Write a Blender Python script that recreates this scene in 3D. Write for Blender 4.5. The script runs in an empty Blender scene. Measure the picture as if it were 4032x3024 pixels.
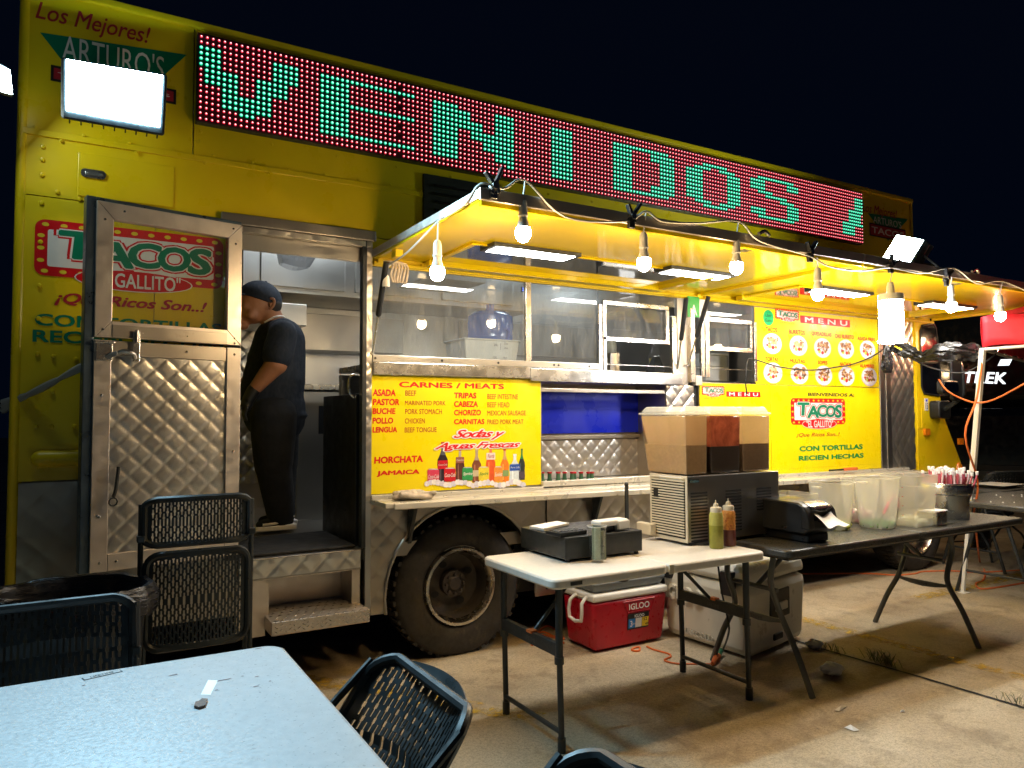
import bpy, bmesh, math, random
from mathutils import Vector, Matrix
random.seed(7)
R = math.radians
SC = bpy.context.scene
COL = SC.collection

# ---------------------------------------------------------------- camera
CAM = Vector((0.0, -3.953, 1.42))
FPX = 2900.0                                   # focal length in pixels of a 4032 px wide frame
YAW, PITCH, ROLL = R(30.391), R(2.511), R(-0.186)
FW = Vector((math.sin(YAW)*math.cos(PITCH), math.cos(YAW)*math.cos(PITCH), math.sin(PITCH)))
_r = Vector((math.cos(YAW), -math.sin(YAW), 0)); _u = _r.cross(FW)
RT = _r*math.cos(ROLL) + _u*math.sin(ROLL)
UP = -_r*math.sin(ROLL) + _u*math.cos(ROLL)
cam = bpy.data.cameras.new('camera')
cam.sensor_width = 36; cam.lens = FPX/4032*36; cam.clip_end = 400; cam.clip_start = .05
camo = bpy.data.objects.new('camera', cam); COL.objects.link(camo)
camo.matrix_world = Matrix(((RT.x, UP.x, -FW.x, CAM.x), (RT.y, UP.y, -FW.y, CAM.y), (RT.z, UP.z, -FW.z, CAM.z), (0, 0, 0, 1)))
SC.camera = camo

# ---------------------------------------------------------------- night sky and exposure
w = bpy.data.worlds.new('World'); SC.world = w; w.use_nodes = True
nt = w.node_tree; bg = nt.nodes['Background']
sky = nt.nodes.new('ShaderNodeTexSky'); sky.sky_type = 'NISHITA'; sky.sun_disc = False
sky.sun_elevation = R(-6); sky.sun_rotation = R(200)
mixn = nt.nodes.new('ShaderNodeMixRGB'); mixn.blend_type = 'ADD'; mixn.inputs[0].default_value = 1
mixn.inputs[2].default_value = (0.0008, 0.0024, 0.0075, 1)
nt.links.new(sky.outputs[0], mixn.inputs[1]); nt.links.new(mixn.outputs[0], bg.inputs[0])
bg.inputs[1].default_value = 0.35
SC.view_settings.view_transform = 'Standard'; SC.view_settings.look = 'None'
SC.view_settings.exposure = 0.85; SC.view_settings.gamma = 1; SC.view_settings.use_curve_mapping = False
SC.render.engine = 'CYCLES'
SC.cycles.use_denoising = True
try: SC.cycles.denoiser = 'OPENIMAGEDENOISE'
except Exception: pass
SC.cycles.max_bounces = 7; SC.cycles.diffuse_bounces = 3; SC.cycles.glossy_bounces = 4
SC.cycles.transmission_bounces = 4; SC.cycles.transparent_max_bounces = 12
SC.cycles.sample_clamp_indirect = 4; SC.cycles.caustics_reflective = False; SC.cycles.caustics_refractive = False

def lamp(name, kind, loc, target, power, color, size=.2, sizey=None, spot=None):
    l = bpy.data.lights.new(name, kind); l.energy = power; l.color = color
    if kind == 'AREA':
        l.shape = 'RECTANGLE'; l.size = size; l.size_y = sizey or size
    else: l.shadow_soft_size = size
    if kind == 'SPOT': l.spot_size = R(spot or 90); l.spot_blend = .5
    o = bpy.data.objects.new(name, l); COL.objects.link(o); o.location = loc
    d = Vector(target) - Vector(loc)
    o.rotation_euler = d.to_track_quat('-Z', 'Y').to_euler()
    return o

# ---------------------------------------------------------------- geometry from surveyed picture points
def ray(u, v):
    return FW + RT*((u-2016)/FPX) - UP*((v-1512)/FPX)
def hit(u, v, ax=1, val=0.0):
    """point where the sight line through photo pixel (u, v) meets a real plane"""
    d = ray(u, v); t = (val-CAM[ax])/d[ax]
    return CAM + d*t
def hz(X0, Y0, W, x, y, ax=1, val=0.0):
    k = W/2212; return hit(X0+x*k, Y0+y*k, ax, val)

# ---------------------------------------------------------------- materials
def mat(name):
    m = bpy.data.materials.new(name); m.use_nodes = True
    return m, m.node_tree, m.node_tree.nodes['Principled BSDF']
def rgb(c): return (c[0], c[1], c[2], 1)
def noise(nt, scale, detail=4, vec=None, rough=.55, dist=0.0):
    n = nt.nodes.new('ShaderNodeTexNoise'); n.inputs['Scale'].default_value = scale
    n.inputs['Detail'].default_value = detail; n.inputs['Roughness'].default_value = rough
    n.inputs['Distortion'].default_value = dist
    if vec is not None: nt.links.new(vec, n.inputs['Vector'])
    return n
def coords(nt, scale=(1, 1, 1)):
    tc = nt.nodes.new('ShaderNodeNewGeometry'); mp = nt.nodes.new('ShaderNodeMapping')
    mp.inputs['Scale'].default_value = scale
    nt.links.new(tc.outputs['Position'], mp.inputs['Vector']); return mp.outputs[0]
def ramp(nt, fac, stops):
    r = nt.nodes.new('ShaderNodeValToRGB'); cr = r.color_ramp
    while len(cr.elements) > len(stops): cr.elements.remove(cr.elements[-1])
    while len(cr.elements) < len(stops): cr.elements.new(.5)
    for e, (p, c) in zip(cr.elements, stops):
        e.position = p; e.color = c if len(c) == 4 else rgb(c)
    nt.links.new(fac, r.inputs[0]); return r.outputs[0]
def paint(name, col, rough=.4, metal=0.0, var=.12, nscale=6, bump=.0, bscale=60, stretch=(1, 1, 1), dirt=None, coat=0.0, rvar=.12, spec=.5):
    m, nt, b = mat(name)
    v = coords(nt, stretch)
    n = noise(nt, nscale, 5, v)
    lo = [max(0, c*(1-var)) for c in col]; hi = [min(1, c*(1+var)) for c in col]
    c = ramp(nt, n.outputs[0], [(.3, lo), (.7, hi)])
    if dirt:
        n2 = noise(nt, dirt[1], 6, v, .7)
        f = ramp(nt, n2.outputs[0], [(dirt[2], (0, 0, 0)), (dirt[2]+.12, (1, 1, 1))])
        mx = nt.nodes.new('ShaderNodeMixRGB'); nt.links.new(f, mx.inputs[0]); nt.links.new(c, mx.inputs[1])
        mx.inputs[2].default_value = rgb(dirt[0]); c = mx.outputs[0]
    nt.links.new(c, b.inputs['Base Color'])
    rr = ramp(nt, noise(nt, nscale*2.3, 5, v).outputs[0], [(.3, (max(.02, rough-rvar),)*3), (.7, (min(1, rough+rvar),)*3)])
    nt.links.new(rr, b.inputs['Roughness'])
    b.inputs['Metallic'].default_value = metal
    b.inputs['Specular IOR Level'].default_value = spec
    if coat: b.inputs['Coat Weight'].default_value = coat; b.inputs['Coat Roughness'].default_value = .08
    if bump:
        bn = nt.nodes.new('ShaderNodeBump'); bn.inputs['Strength'].default_value = bump; bn.inputs['Distance'].default_value = .004
        nt.links.new(noise(nt, bscale, 4, v).outputs[0], bn.inputs['Height']); nt.links.new(bn.outputs[0], b.inputs['Normal'])
    return m
def emit(name, col, strength, sample=True):
    m, nt, b = mat(name)
    b.inputs['Base Color'].default_value = rgb([c*.6 for c in col]); b.inputs['Roughness'].default_value = .4
    b.inputs['Emission Color'].default_value = rgb(col); b.inputs['Emission Strength'].default_value = strength
    if not sample: m.cycles.emission_sampling = 'NONE'
    return m
def schlick(nt, k=1.0):
    lw = nt.nodes.new('ShaderNodeLayerWeight'); lw.inputs[0].default_value = .5
    p = nt.nodes.new('ShaderNodeMath'); p.operation = 'POWER'; p.inputs[1].default_value = 5; nt.links.new(lw.outputs['Facing'], p.inputs[0])
    m = nt.nodes.new('ShaderNodeMath'); m.operation = 'MULTIPLY_ADD'; m.inputs[1].default_value = .95*k; m.inputs[2].default_value = .045*k; m.use_clamp = True
    nt.links.new(p.outputs[0], m.inputs[0]); return m.outputs[0]
def translucent(name, col, alpha=.35, rough=.3, gloss=.12, trans=.5, var=0, nscale=12):
    m, nt, b = mat(name); nt.nodes.remove(b)
    out = [n for n in nt.nodes if n.type == 'OUTPUT_MATERIAL'][0]
    d = nt.nodes.new('ShaderNodeBsdfDiffuse'); d.inputs[0].default_value = rgb(col)
    t = nt.nodes.new('ShaderNodeBsdfTranslucent'); t.inputs[0].default_value = rgb(col)
    if var:
        cc_ = ramp(nt, noise(nt, nscale, 5, coords(nt, (1, 1, .6)), .65, .6).outputs[0], [(.34, [c*(1-var) for c in col]), (.66, [min(1, c*(1+var*.5)) for c in col])]); nt.links.new(cc_, d.inputs[0]); nt.links.new(cc_, t.inputs[0])
    tr = nt.nodes.new('ShaderNodeBsdfTransparent'); tr.inputs[0].default_value = rgb([min(1, .5+c*.55) for c in col])
    g = nt.nodes.new('ShaderNodeBsdfGlossy'); g.inputs['Roughness'].default_value = rough
    m1 = nt.nodes.new('ShaderNodeMixShader'); m1.inputs[0].default_value = trans
    m2 = nt.nodes.new('ShaderNodeMixShader'); m2.inputs[0].default_value = alpha
    m3 = nt.nodes.new('ShaderNodeMixShader'); nt.links.new(schlick(nt, 1.0), m3.inputs[0])
    L = nt.links.new
    L(d.outputs[0], m1.inputs[1]); L(t.outputs[0], m1.inputs[2]); L(m1.outputs[0], m2.inputs[1]); L(tr.outputs[0], m2.inputs[2])
    L(m2.outputs[0], m3.inputs[1]); L(g.outputs[0], m3.inputs[2]); L(m3.outputs[0], out.inputs[0])
    return m
def dirty_glass(name, haze=.1, tint=(.8, .86, .88), streak=(3, 1, .6), hcol=(.6, .63, .66), fk=1.9):
    m, nt, b = mat(name); nt.nodes.remove(b); L = nt.links.new
    out = [n for n in nt.nodes if n.type == 'OUTPUT_MATERIAL'][0]
    tr = nt.nodes.new('ShaderNodeBsdfTransparent'); tr.inputs[0].default_value = rgb(tint)
    g = nt.nodes.new('ShaderNodeBsdfGlossy'); g.inputs['Roughness'].default_value = .025
    d = nt.nodes.new('ShaderNodeBsdfDiffuse'); d.inputs[0].default_value = rgb(hcol)
    v = coords(nt, streak)
    n = noise(nt, 5, 8, v, .7, .4); n2 = noise(nt, 30, 6, v, .7)
    ad = nt.nodes.new('ShaderNodeMath'); ad.operation = 'MULTIPLY'; L(n.outputs[0], ad.inputs[0]); L(n2.outputs[0], ad.inputs[1])
    f = ramp(nt, ad.outputs[0], [(.12, (haze*.35,)*3), (.42, (haze*2.2,)*3)])
    m1 = nt.nodes.new('ShaderNodeMixShader'); L(f, m1.inputs[0]); L(tr.outputs[0], m1.inputs[1]); L(d.outputs[0], m1.inputs[2])
    m3 = nt.nodes.new('ShaderNodeMixShader'); L(schlick(nt, fk), m3.inputs[0]); L(m1.outputs[0], m3.inputs[1]); L(g.outputs[0], m3.inputs[2])
    L(m3.outputs[0], out.inputs[0]); return m

K = {}
K['yellow'] = paint('yellow truck paint', (.78, .56, .006), .34, var=.07, nscale=2.5, bump=.05, bscale=25, dirt=((.42, .30, .03), 9, .66))
K['awning_yellow'] = paint('glossy yellow awning paint', (.84, .60, .004), .16, var=.05, nscale=3, dirt=((.5, .36, .02), 7, .68), rvar=.05, coat=.3)
K['vinyl'] = paint('yellow printed vinyl', (.86, .68, .003), .32, var=.03, nscale=3, coat=.15)
K['steel'] = paint('brushed stainless steel', (.50, .48, .45), .33, 1.0, var=.08, nscale=1.6, rvar=.05)
K['steel_bright'] = paint('bright stainless steel', (.68, .65, .60), .26, 1.0, var=.06, nscale=5, rvar=.05)
K['steel_dirty'] = paint('dirty stainless steel', (.42, .38, .33), .38, 1.0, var=.12, nscale=2, rvar=.06, dirt=((.20, .16, .12), 3, .66))
K['alu'] = paint('aluminium frame', (.62, .55, .48), .38, .75, var=.1, nscale=9, rvar=.1, dirt=((.25, .2, .16), 22, .68))
K['alu_side'] = paint('dark anodised edge', (.10, .14, .18), .35, .8, var=.2)
K['quilt'] = paint('quilted stainless steel', (.66, .62, .56), .34, .95, var=.08, nscale=5, rvar=.05)
K['quilt_dirty'] = paint('worn quilted steel', (.46, .41, .35), .38, .95, var=.12, nscale=3, rvar=.05, dirt=((.26, .21, .16), 4, .64))
K['mirror'] = paint('polished steel inset', (.66, .64, .60), .07, 1.0, var=.06, rvar=.03)
K['black'] = paint('black plastic', (.012, .013, .015), .38, var=.2)
K['black_matt'] = paint('matt black', (.010, .010, .011), .7, var=.3)
K['black_metal'] = paint('black coated steel', (.022, .025, .026), .42, var=.25, nscale=20)
K['grey_metal'] = paint('grey coated steel tube', (.10, .105, .10), .4, .3, var=.15)
K['rubber'] = paint('tyre rubber', (.028, .025, .023), .75, var=.3, nscale=14, dirt=((.07, .055, .04), 8, .55), bump=.15, bscale=50)
K['rim'] = paint('polished wheel rim', (.58, .54, .48), .26, 1.0, var=.15, dirt=((.2, .13, .08), 12, .62))
K['disc'] = paint('grimy wheel disc', (.10, .085, .07), .5, .6, var=.3, nscale=9, dirt=((.30, .19, .09), 7, .60))
K['shelf'] = paint('worn white shelf metal', (.66, .62, .53), .34, .35, var=.08, nscale=6)
K['rust'] = paint('rusty hub', (.075, .062, .055), .6, .5, var=.4, nscale=18, dirt=((.16, .075, .03), 9, .62))
K['white'] = paint('white plastic', (.74, .72, .67), .4, var=.06)
K['cream'] = paint('cream plastic', (.62, .55, .42), .45, var=.08)
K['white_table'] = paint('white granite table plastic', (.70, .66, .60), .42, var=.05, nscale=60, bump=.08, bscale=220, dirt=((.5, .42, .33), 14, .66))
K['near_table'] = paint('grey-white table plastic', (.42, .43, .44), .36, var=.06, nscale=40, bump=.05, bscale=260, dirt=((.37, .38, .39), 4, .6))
K['black_table'] = paint('dark grey table plastic', (.045, .045, .043), .34, var=.2, nscale=50, bump=.1, bscale=220, dirt=((.10, .095, .08), 7, .62))
K['chair'] = paint('dark perforated chair plastic', (.016, .020, .022), .36, var=.2)
K['red'] = paint('red cooler plastic', (.46, .006, .022), .34, var=.08, nscale=12)
K['cooler_grey'] = paint('grey cooler lid', (.16, .18, .19), .45, var=.06)
K['dirty_white'] = paint('dirty white cooler plastic', (.72, .69, .61), .42, var=.08, nscale=5, dirt=((.30, .25, .17), 5, .60))
K['orange'] = paint('orange rubber cord', (.72, .16, .035), .5, var=.1)
K['cord_white'] = paint('white cord', (.62, .58, .50), .5, var=.1)
K['skin'] = paint('brown skin', (.36, .16, .085), .5, var=.1, nscale=20)
K['navy'] = paint('dark navy cotton', (.007, .013, .028), .85, var=.2, nscale=30, bump=1.0, bscale=11, stretch=(1, 1, .45))
K['trouser'] = paint('black trousers', (.006, .008, .013), .9, var=.3, bump=1.0, bscale=10)
K['hair'] = paint('short black hair', (.018, .014, .012), .7, var=.3, nscale=80)
K['shoe_sole'] = paint('white rubber sole', (.82, .80, .78), .6, var=.08)
K['ink_red'] = paint('red print', (.66, .004, .008), .4, var=.04)
K['ink_darkred'] = paint('dark red print', (.42, .02, .03), .4, var=.04)
K['ink_brown'] = paint('brown red print', (.40, .07, .012), .4, var=.04)
K['ink_green'] = paint('green print', (.0, .235, .05), .4, var=.04)
K['ink_teal'] = paint('teal green print', (.0, .19, .10), .4, var=.04)
K['ink_white'] = paint('white print', (.78, .76, .74), .4, var=.03)
K['ink_yellow'] = paint('yellow print', (.85, .62, .03), .4, var=.03)
K['ink_black'] = paint('black print', (.015, .012, .012), .45, var=.03)
K['blue_panel'] = paint('blue acrylic', (.004, .02, .80), .3, var=.12, nscale=2)
K['plastic_clear'] = translucent('frosted polypropylene', (.93, .91, .82), .69, .3, .15, .5)
K['jug_blue'] = translucent('blue water jug', (.05, .22, .75), .35, .12, .3)
K['tank_wall'] = translucent('clear drink tank wall', (.80, .70, .55), .93, .12, .2)
K['tank'] = translucent('frosted drink tank', (.97, .80, .58), .30, .2, .25, .62, .08, 8)
K['tank_red'] = translucent('pink stained tank', (.97, .30, .20), .30, .2, .25, .62, .6, 14)
K['clear'] = dirty_glass('clear plastic', .012, (.96, .96, .95), fk=.8)
K['glass'] = dirty_glass('dirty window glass', .11)
K['glass_door'] = dirty_glass('door window glass', .03, (.86, .88, .86))
K['window_dark'] = dirty_glass('dark cab glass', .01, (.05, .06, .07))
K['bag'] = paint('black bin liner film', (.010, .010, .012), .30, var=.3, nscale=10, bump=1.0, bscale=30, stretch=(.6, .6, 3))
K['thinbag'] = translucent('grey carrier bag film', (.55, .56, .58), .35, .25, .3)
K['paper'] = paint('white paper', (.84, .82, .80), .8, var=.05)
K['red_fabric'] = paint('red canopy fabric', (.62, .012, .03), .65, var=.15, nscale=4, bump=.3, bscale=6)
K['orange_fabric'] = paint('orange canopy panel', (.75, .22, .06), .6, var=.15, nscale=4)
K['car_black'] = paint('glossy black car paint', (.004, .005, .008), .12, var=.2, coat=.8)
K['amber'] = paint('amber lens', (.75, .22, .01), .18, var=.2, nscale=60)
K['rag'] = paint('dirty cotton rag', (.50, .42, .33), .95, var=.25, nscale=25, bump=.6, bscale=60)
K['glow_flood'] = emit('lit floodlight panel', (.44, .78, 1.0), 560)
K['glow_flood2'] = emit('lit floodlight panel small', (.80, 1.0, .95), 55)
K['glow_bulb'] = emit('lit warm bulb', (1.0, .70, .36), 165)
K['glow_corn'] = emit('lit white tube', (.96, .98, 1.0), 70)
K['glow_led'] = emit('lit led panel', (1.0, .95, .86), 42)
K['glow_inside'] = emit('kitchen ceiling light', (.82, .93, 1.0), 20)
K['led_red'] = emit('lit red led', (1.0, .03, .07), .55, False)
K['led_core'] = emit('hot pink led core', (1.0, .42, .42), 1.9, False)
K['led_green'] = emit('lit green led', (.01, .75, .36), .6, False)
K['led_gcore'] = emit('hot green led core', (.30, 1.0, .72), 1.1, False)
K['display'] = emit('blue digits', (.05, .2, 1.0), 3, False)
K['trek'] = emit('lit white lettering', (.95, .97, 1.0), .9, False)  # white van lettering drawn with an emission of its own
K['led_board'] = paint('dark led module face', (.06, .002, .010), .5, var=.2)  # red glow of the LEDs put into the face colour
K['led_board_green'] = paint('dark led module face in green', (.0, .022, .014), .5, var=.2)  # green glow around the lit letters, painted as face colour

# concrete ground
m, nt, b = mat('stained concrete'); L = nt.links.new
v = coords(nt)
n1 = noise(nt, .9, 8, v, .62, .3); n2 = noise(nt, 150, 3, v, .7); n3 = noise(nt, 5, 7, v, .65, .5); n4 = noise(nt, 26, 6, v, .75)
base = ramp(nt, n1.outputs[0], [(.30, (.34, .26, .17)), (.50, (.46, .375, .255)), (.68, (.54, .46, .335))])
n5 = noise(nt, 55, 4, v, .8)
av = nt.nodes.new('ShaderNodeMath'); av.operation = 'ADD'; L(n2.outputs[0], av.inputs[0]); L(n5.outputs[0], av.inputs[1])
hv = nt.nodes.new('ShaderNodeMath'); hv.operation = 'MULTIPLY'; hv.inputs[1].default_value = .5; L(av.outputs[0], hv.inputs[0])
sp = ramp(nt, hv.outputs[0], [(.36, (.34, .31, .28)), (.50, (1, 1, 1)), (.64, (1.5, 1.42, 1.3))])
mx = nt.nodes.new('ShaderNodeMixRGB'); mx.blend_type = 'MULTIPLY'; mx.inputs[0].default_value = .75; L(base, mx.inputs[1]); L(sp, mx.inputs[2])
st = ramp(nt, n3.outputs[0], [(.50, (0, 0, 0)), (.66, (1, 1, 1))])
mx2 = nt.nodes.new('ShaderNodeMixRGB'); mlt = nt.nodes.new('ShaderNodeMath'); mlt.operation = 'MULTIPLY'; mlt.inputs[1].default_value = .42
L(st, mlt.inputs[0]); L(mlt.outputs[0], mx2.inputs[0]); L(mx.outputs[0], mx2.inputs[1]); mx2.inputs[2].default_value = (.14, .10, .065, 1)
spot = ramp(nt, n4.outputs[0], [(.70, (0, 0, 0)), (.76, (1, 1, 1))])
mx3 = nt.nodes.new('ShaderNodeMixRGB'); L(spot, mx3.inputs[0]); L(mx2.outputs[0], mx3.inputs[1]); mx3.inputs[2].default_value = (.05, .042, .035, 1)
L(mx3.outputs[0], b.inputs['Base Color'])
rr = ramp(nt, n3.outputs[0], [(.3, (.42,)*3), (.7, (.72,)*3)]); L(rr, b.inputs['Roughness'])
bn = nt.nodes.new('ShaderNodeBump'); bn.inputs['Strength'].default_value = .55; bn.inputs['Distance'].default_value = .004
L(n2.outputs[0], bn.inputs['Height']); L(bn.outputs[0], b.inputs['Normal'])
K['concrete'] = m
# worn yellow road paint: broken up by its own noise
m, nt, b = mat('worn yellow road paint'); L = nt.links.new
out = [n for n in nt.nodes if n.type == 'OUTPUT_MATERIAL'][0]
b.inputs['Base Color'].default_value = (.62, .40, .03, 1); b.inputs['Roughness'].default_value = .6
tr = nt.nodes.new('ShaderNodeBsdfTransparent'); ms = nt.nodes.new('ShaderNodeMixShader')
nn = noise(nt, 16, 8, coords(nt), .8); f = ramp(nt, nn.outputs[0], [(.46, (0, 0, 0)), (.58, (.8, .8, .8))])
L(f, ms.inputs[0]); L(tr.outputs[0], ms.inputs[1]); L(b.outputs[0], ms.inputs[2]); L(ms.outputs[0], out.inputs[0])
K['road_paint'] = m

# ---------------------------------------------------------------- mesh helpers
class MB:
    def __init__(s): s.v = []; s.f = []; s.mi = []; s.cur = 0
    def add(s, vs, fs):
        o = len(s.v); s.v += [tuple(p) for p in vs]
        for f in fs: s.f.append([i+o for i in f]); s.mi.append(s.cur)
        return s
    def box(s, x0, x1, y0, y1, z0, z1):
        return s.add([(x0,y0,z0),(x1,y0,z0),(x1,y1,z0),(x0,y1,z0),(x0,y0,z1),(x1,y0,z1),(x1,y1,z1),(x0,y1,z1)],
                     [(0,3,2,1),(4,5,6,7),(0,1,5,4),(1,2,6,5),(2,3,7,6),(3,0,4,7)])
    def hexa(s, p):   # 4 bottom + 4 top
        return s.add(p, [(0,3,2,1),(4,5,6,7),(0,1,5,4),(1,2,6,5),(2,3,7,6),(3,0,4,7)])
    def ring(s, c, ax, ay, rx, ry, n):
        return [Vector(c)+Vector(ax)*(rx*math.cos(2*math.pi*i/n))+Vector(ay)*(ry*math.sin(2*math.pi*i/n)) for i in range(n)]
    def loft(s, rings, cap=True, close=False):
        n = len(rings[0]); vs = [p for r in rings for p in r]; fs = []
        m = len(rings)
        for j in range(m if close else m-1):
            k = (j+1) % m
            for i in range(n):
                fs.append((j*n+i, j*n+(i+1) % n, k*n+(i+1) % n, k*n+i))
        if cap and not close:
            fs.append(tuple(reversed(range(n)))); fs.append(tuple(range((m-1)*n, m*n)))
        return s.add(vs, fs)
    def cyl(s, p0, p1, r0, r1=None, n=12, cap=True):
        p0, p1 = Vector(p0), Vector(p1); r1 = r0 if r1 is None else r1
        d = (p1-p0).normalized(); a = d.orthogonal().normalized(); b_ = d.cross(a)
        return s.loft([s.ring(p0, a, b_, r0, r0, n), s.ring(p1, a, b_, r1, r1, n)], cap)
    def tube(s, pts, r, n=8, smooth=0, cap=True, close=False):
        pts = [Vector(p) for p in pts]
        if smooth:
            q = []; m = len(pts)
            for i in range(m-1):
                p0, p1, p2, p3 = pts[max(i-1,0)], pts[i], pts[i+1], pts[min(i+2,m-1)]
                for k in range(smooth):
                    t = k/smooth
                    q.append(.5*((2*p1)+(-p0+p2)*t+(2*p0-5*p1+4*p2-p3)*t*t+(-p0+3*p1-3*p2+p3)*t**3))
            q.append(pts[-1]); pts = q
        rings = []; a = None
        for i, p in enumerate(pts):
            if close: d = (pts[(i+1) % len(pts)]-pts[i-1]).normalized()
            else: d = (pts[min(i+1, len(pts)-1)]-pts[max(i-1, 0)]).normalized()
            if a is None: a = d.orthogonal().normalized()
            a = (a-d*a.dot(d))
            a = a.normalized() if a.length > 1e-6 else d.orthogonal().normalized()
            b_ = d.cross(a); rr = r[i*len(r)//len(pts)] if isinstance(r, (list, tuple)) else r
            rings.append(s.ring(p, a, b_, rr, rr, n))
        return s.loft(rings, cap, close)
    def lathe(s, prof, c=(0,0,0), ax='z', n=24, sx=1, sy=1, cap=False):
        rings = []
        for r, h in prof:
            ring = []
            for i in range(n):
                t = 2*math.pi*i/n; a, b_ = r*math.cos(t)*sx, r*math.sin(t)*sy
                ring.append(Vector(c)+(Vector((a,b_,h)) if ax == 'z' else Vector((a,h,b_)) if ax == 'y' else Vector((h,a,b_))))
            rings.append(ring)
        return s.loft(rings, cap)
    def prism(s, poly, ax, a0, a1):
        """2-D polygon extruded along axis ax: ax=1 -> poly is (x, z)"""
        def P(p, a): return (a, p[0], p[1]) if ax == 0 else (p[0], a, p[1]) if ax == 1 else (p[0], p[1], a)
        n = len(poly); vs = [P(p, a0) for p in poly]+[P(p, a1) for p in poly]
        fs = [tuple(range(n)), tuple(reversed(range(n, 2*n)))]+[(i, (i+1) % n+0, (i+1) % n+n, i+n) for i in range(n)]
        return s.add(vs, fs)
    def grid(s, fn, nu, nv, skip=None):
        o = [[fn(i/nu, j/nv) for i in range(nu+1)] for j in range(nv+1)]
        vs = [p for r in o for p in r]; fs = []
        for j in range(nv):
            for i in range(nu):
                if skip and skip(i, j): continue
                a = j*(nu+1)+i; fs.append((a, a+1, a+nu+2, a+nu+1))
        return s.add(vs, fs)
    def sphere(s, c, r, n=12, m=8, sc=(1,1,1), t0=0, t1=math.pi):
        rings = []
        for j in range(m+1):
            t = t0+(t1-t0)*j/m
            rr = max(1e-4, math.sin(t)*r)
            rings.append([Vector(c)+Vector((rr*math.cos(2*math.pi*i/n)*sc[0], rr*math.sin(2*math.pi*i/n)*sc[1], r*math.cos(t)*sc[2])) for i in range(n)])
        return s.loft(rings, True)
    def build(s, name, mats, parent=None, smooth=False, bevel=0, loc=None, sub=0, solid=0, fix=True, **props):
        me = bpy.data.meshes.new(name); me.from_pydata(s.v, [], s.f)
        if not isinstance(mats, (list, tuple)): mats = [mats]
        for mm in mats: me.materials.append(K[mm] if isinstance(mm, str) else mm)
        if len(mats) > 1: me.polygons.foreach_set('material_index', s.mi)
        if fix and len(s.f) < 60000:
            bm = bmesh.new(); bm.from_mesh(me); bmesh.ops.recalc_face_normals(bm, faces=bm.faces); bm.to_mesh(me); bm.free()
        me.update()
        if smooth:
            me.polygons.foreach_set('use_smooth', [True]*len(me.polygons))
            try: me.set_sharp_from_angle(angle=R(35 if smooth is True else smooth))
            except Exception: pass
        o = bpy.data.objects.new(name, me); COL.objects.link(o)
        if bevel:
            bv = o.modifiers.new('bevel', 'BEVEL'); bv.width = bevel; bv.segments = 2; bv.limit_method = 'ANGLE'; bv.angle_limit = R(40)
        if solid: sm = o.modifiers.new('solid', 'SOLIDIFY'); sm.thickness = solid; sm.offset = 0
        if sub: sm = o.modifiers.new('sub', 'SUBSURF'); sm.levels = sub; sm.render_levels = sub
        attach(o, parent)
        for k, val in props.items(): o[k] = val
        return o
def attach(o, parent):
    if parent is not None:
        o.parent = parent
        if parent.type == 'EMPTY': o.matrix_parent_inverse = Matrix.Translation(-parent.location)
def thing(name, label, cat, loc=(0,0,0), group=None):
    o = bpy.data.objects.new(name, None); COL.objects.link(o); o.location = loc; o.empty_display_size = .1
    o['label'] = label; o['category'] = cat
    if group: o['group'] = group
    return o
def tag(o, label, cat, group=None):
    o['label'] = label; o['category'] = cat
    if group: o['group'] = group
    return o
def copy_tree(o, parent=None, **over):
    c = o.copy(); COL.objects.link(c)
    if parent is not None: c.parent = parent
    for ch in list(o.children): copy_tree(ch, c)
    for k, v_ in over.items(): c[k] = v_
    return c
def quilt(x0, x1, z0, z1, y, pitch, depth, fx=None, hole=None, flip=1, zp=None):
    """quilted sheet: pillow shaped diamonds with creased joints, standing proud towards -y"""
    mb = MB(); zp = zp or pitch
    n = 6
    nu = max(2, int((x1-x0)/pitch*n*2)); nv = max(2, int((z1-z0)/zp*n*2))
    def fn(a, b_):
        X = x0+(x1-x0)*a; Z = z0+(z1-z0)*b_
        s_ = (X/pitch+Z/zp); t_ = (X/pitch-Z/zp)
        q1, q2 = abs(math.sin(math.pi*s_)), abs(math.sin(math.pi*t_))
        h = .60*min(1, min(q1, q2)/.38)**.8+.40*(q1*q2)**.5
        jt = .15*depth*math.sin(X*61+Z*37)
        return (X, y-(depth*h+jt*h)*flip, Z) if fx is None else fx(X, Z, depth*h)
    def sk(i, j):
        if not hole: return False
        return hole(x0+(x1-x0)*(i+.5)/nu, z0+(z1-z0)*(j+.5)/nv)
    return mb.grid(fn, nu, nv, sk)

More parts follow.
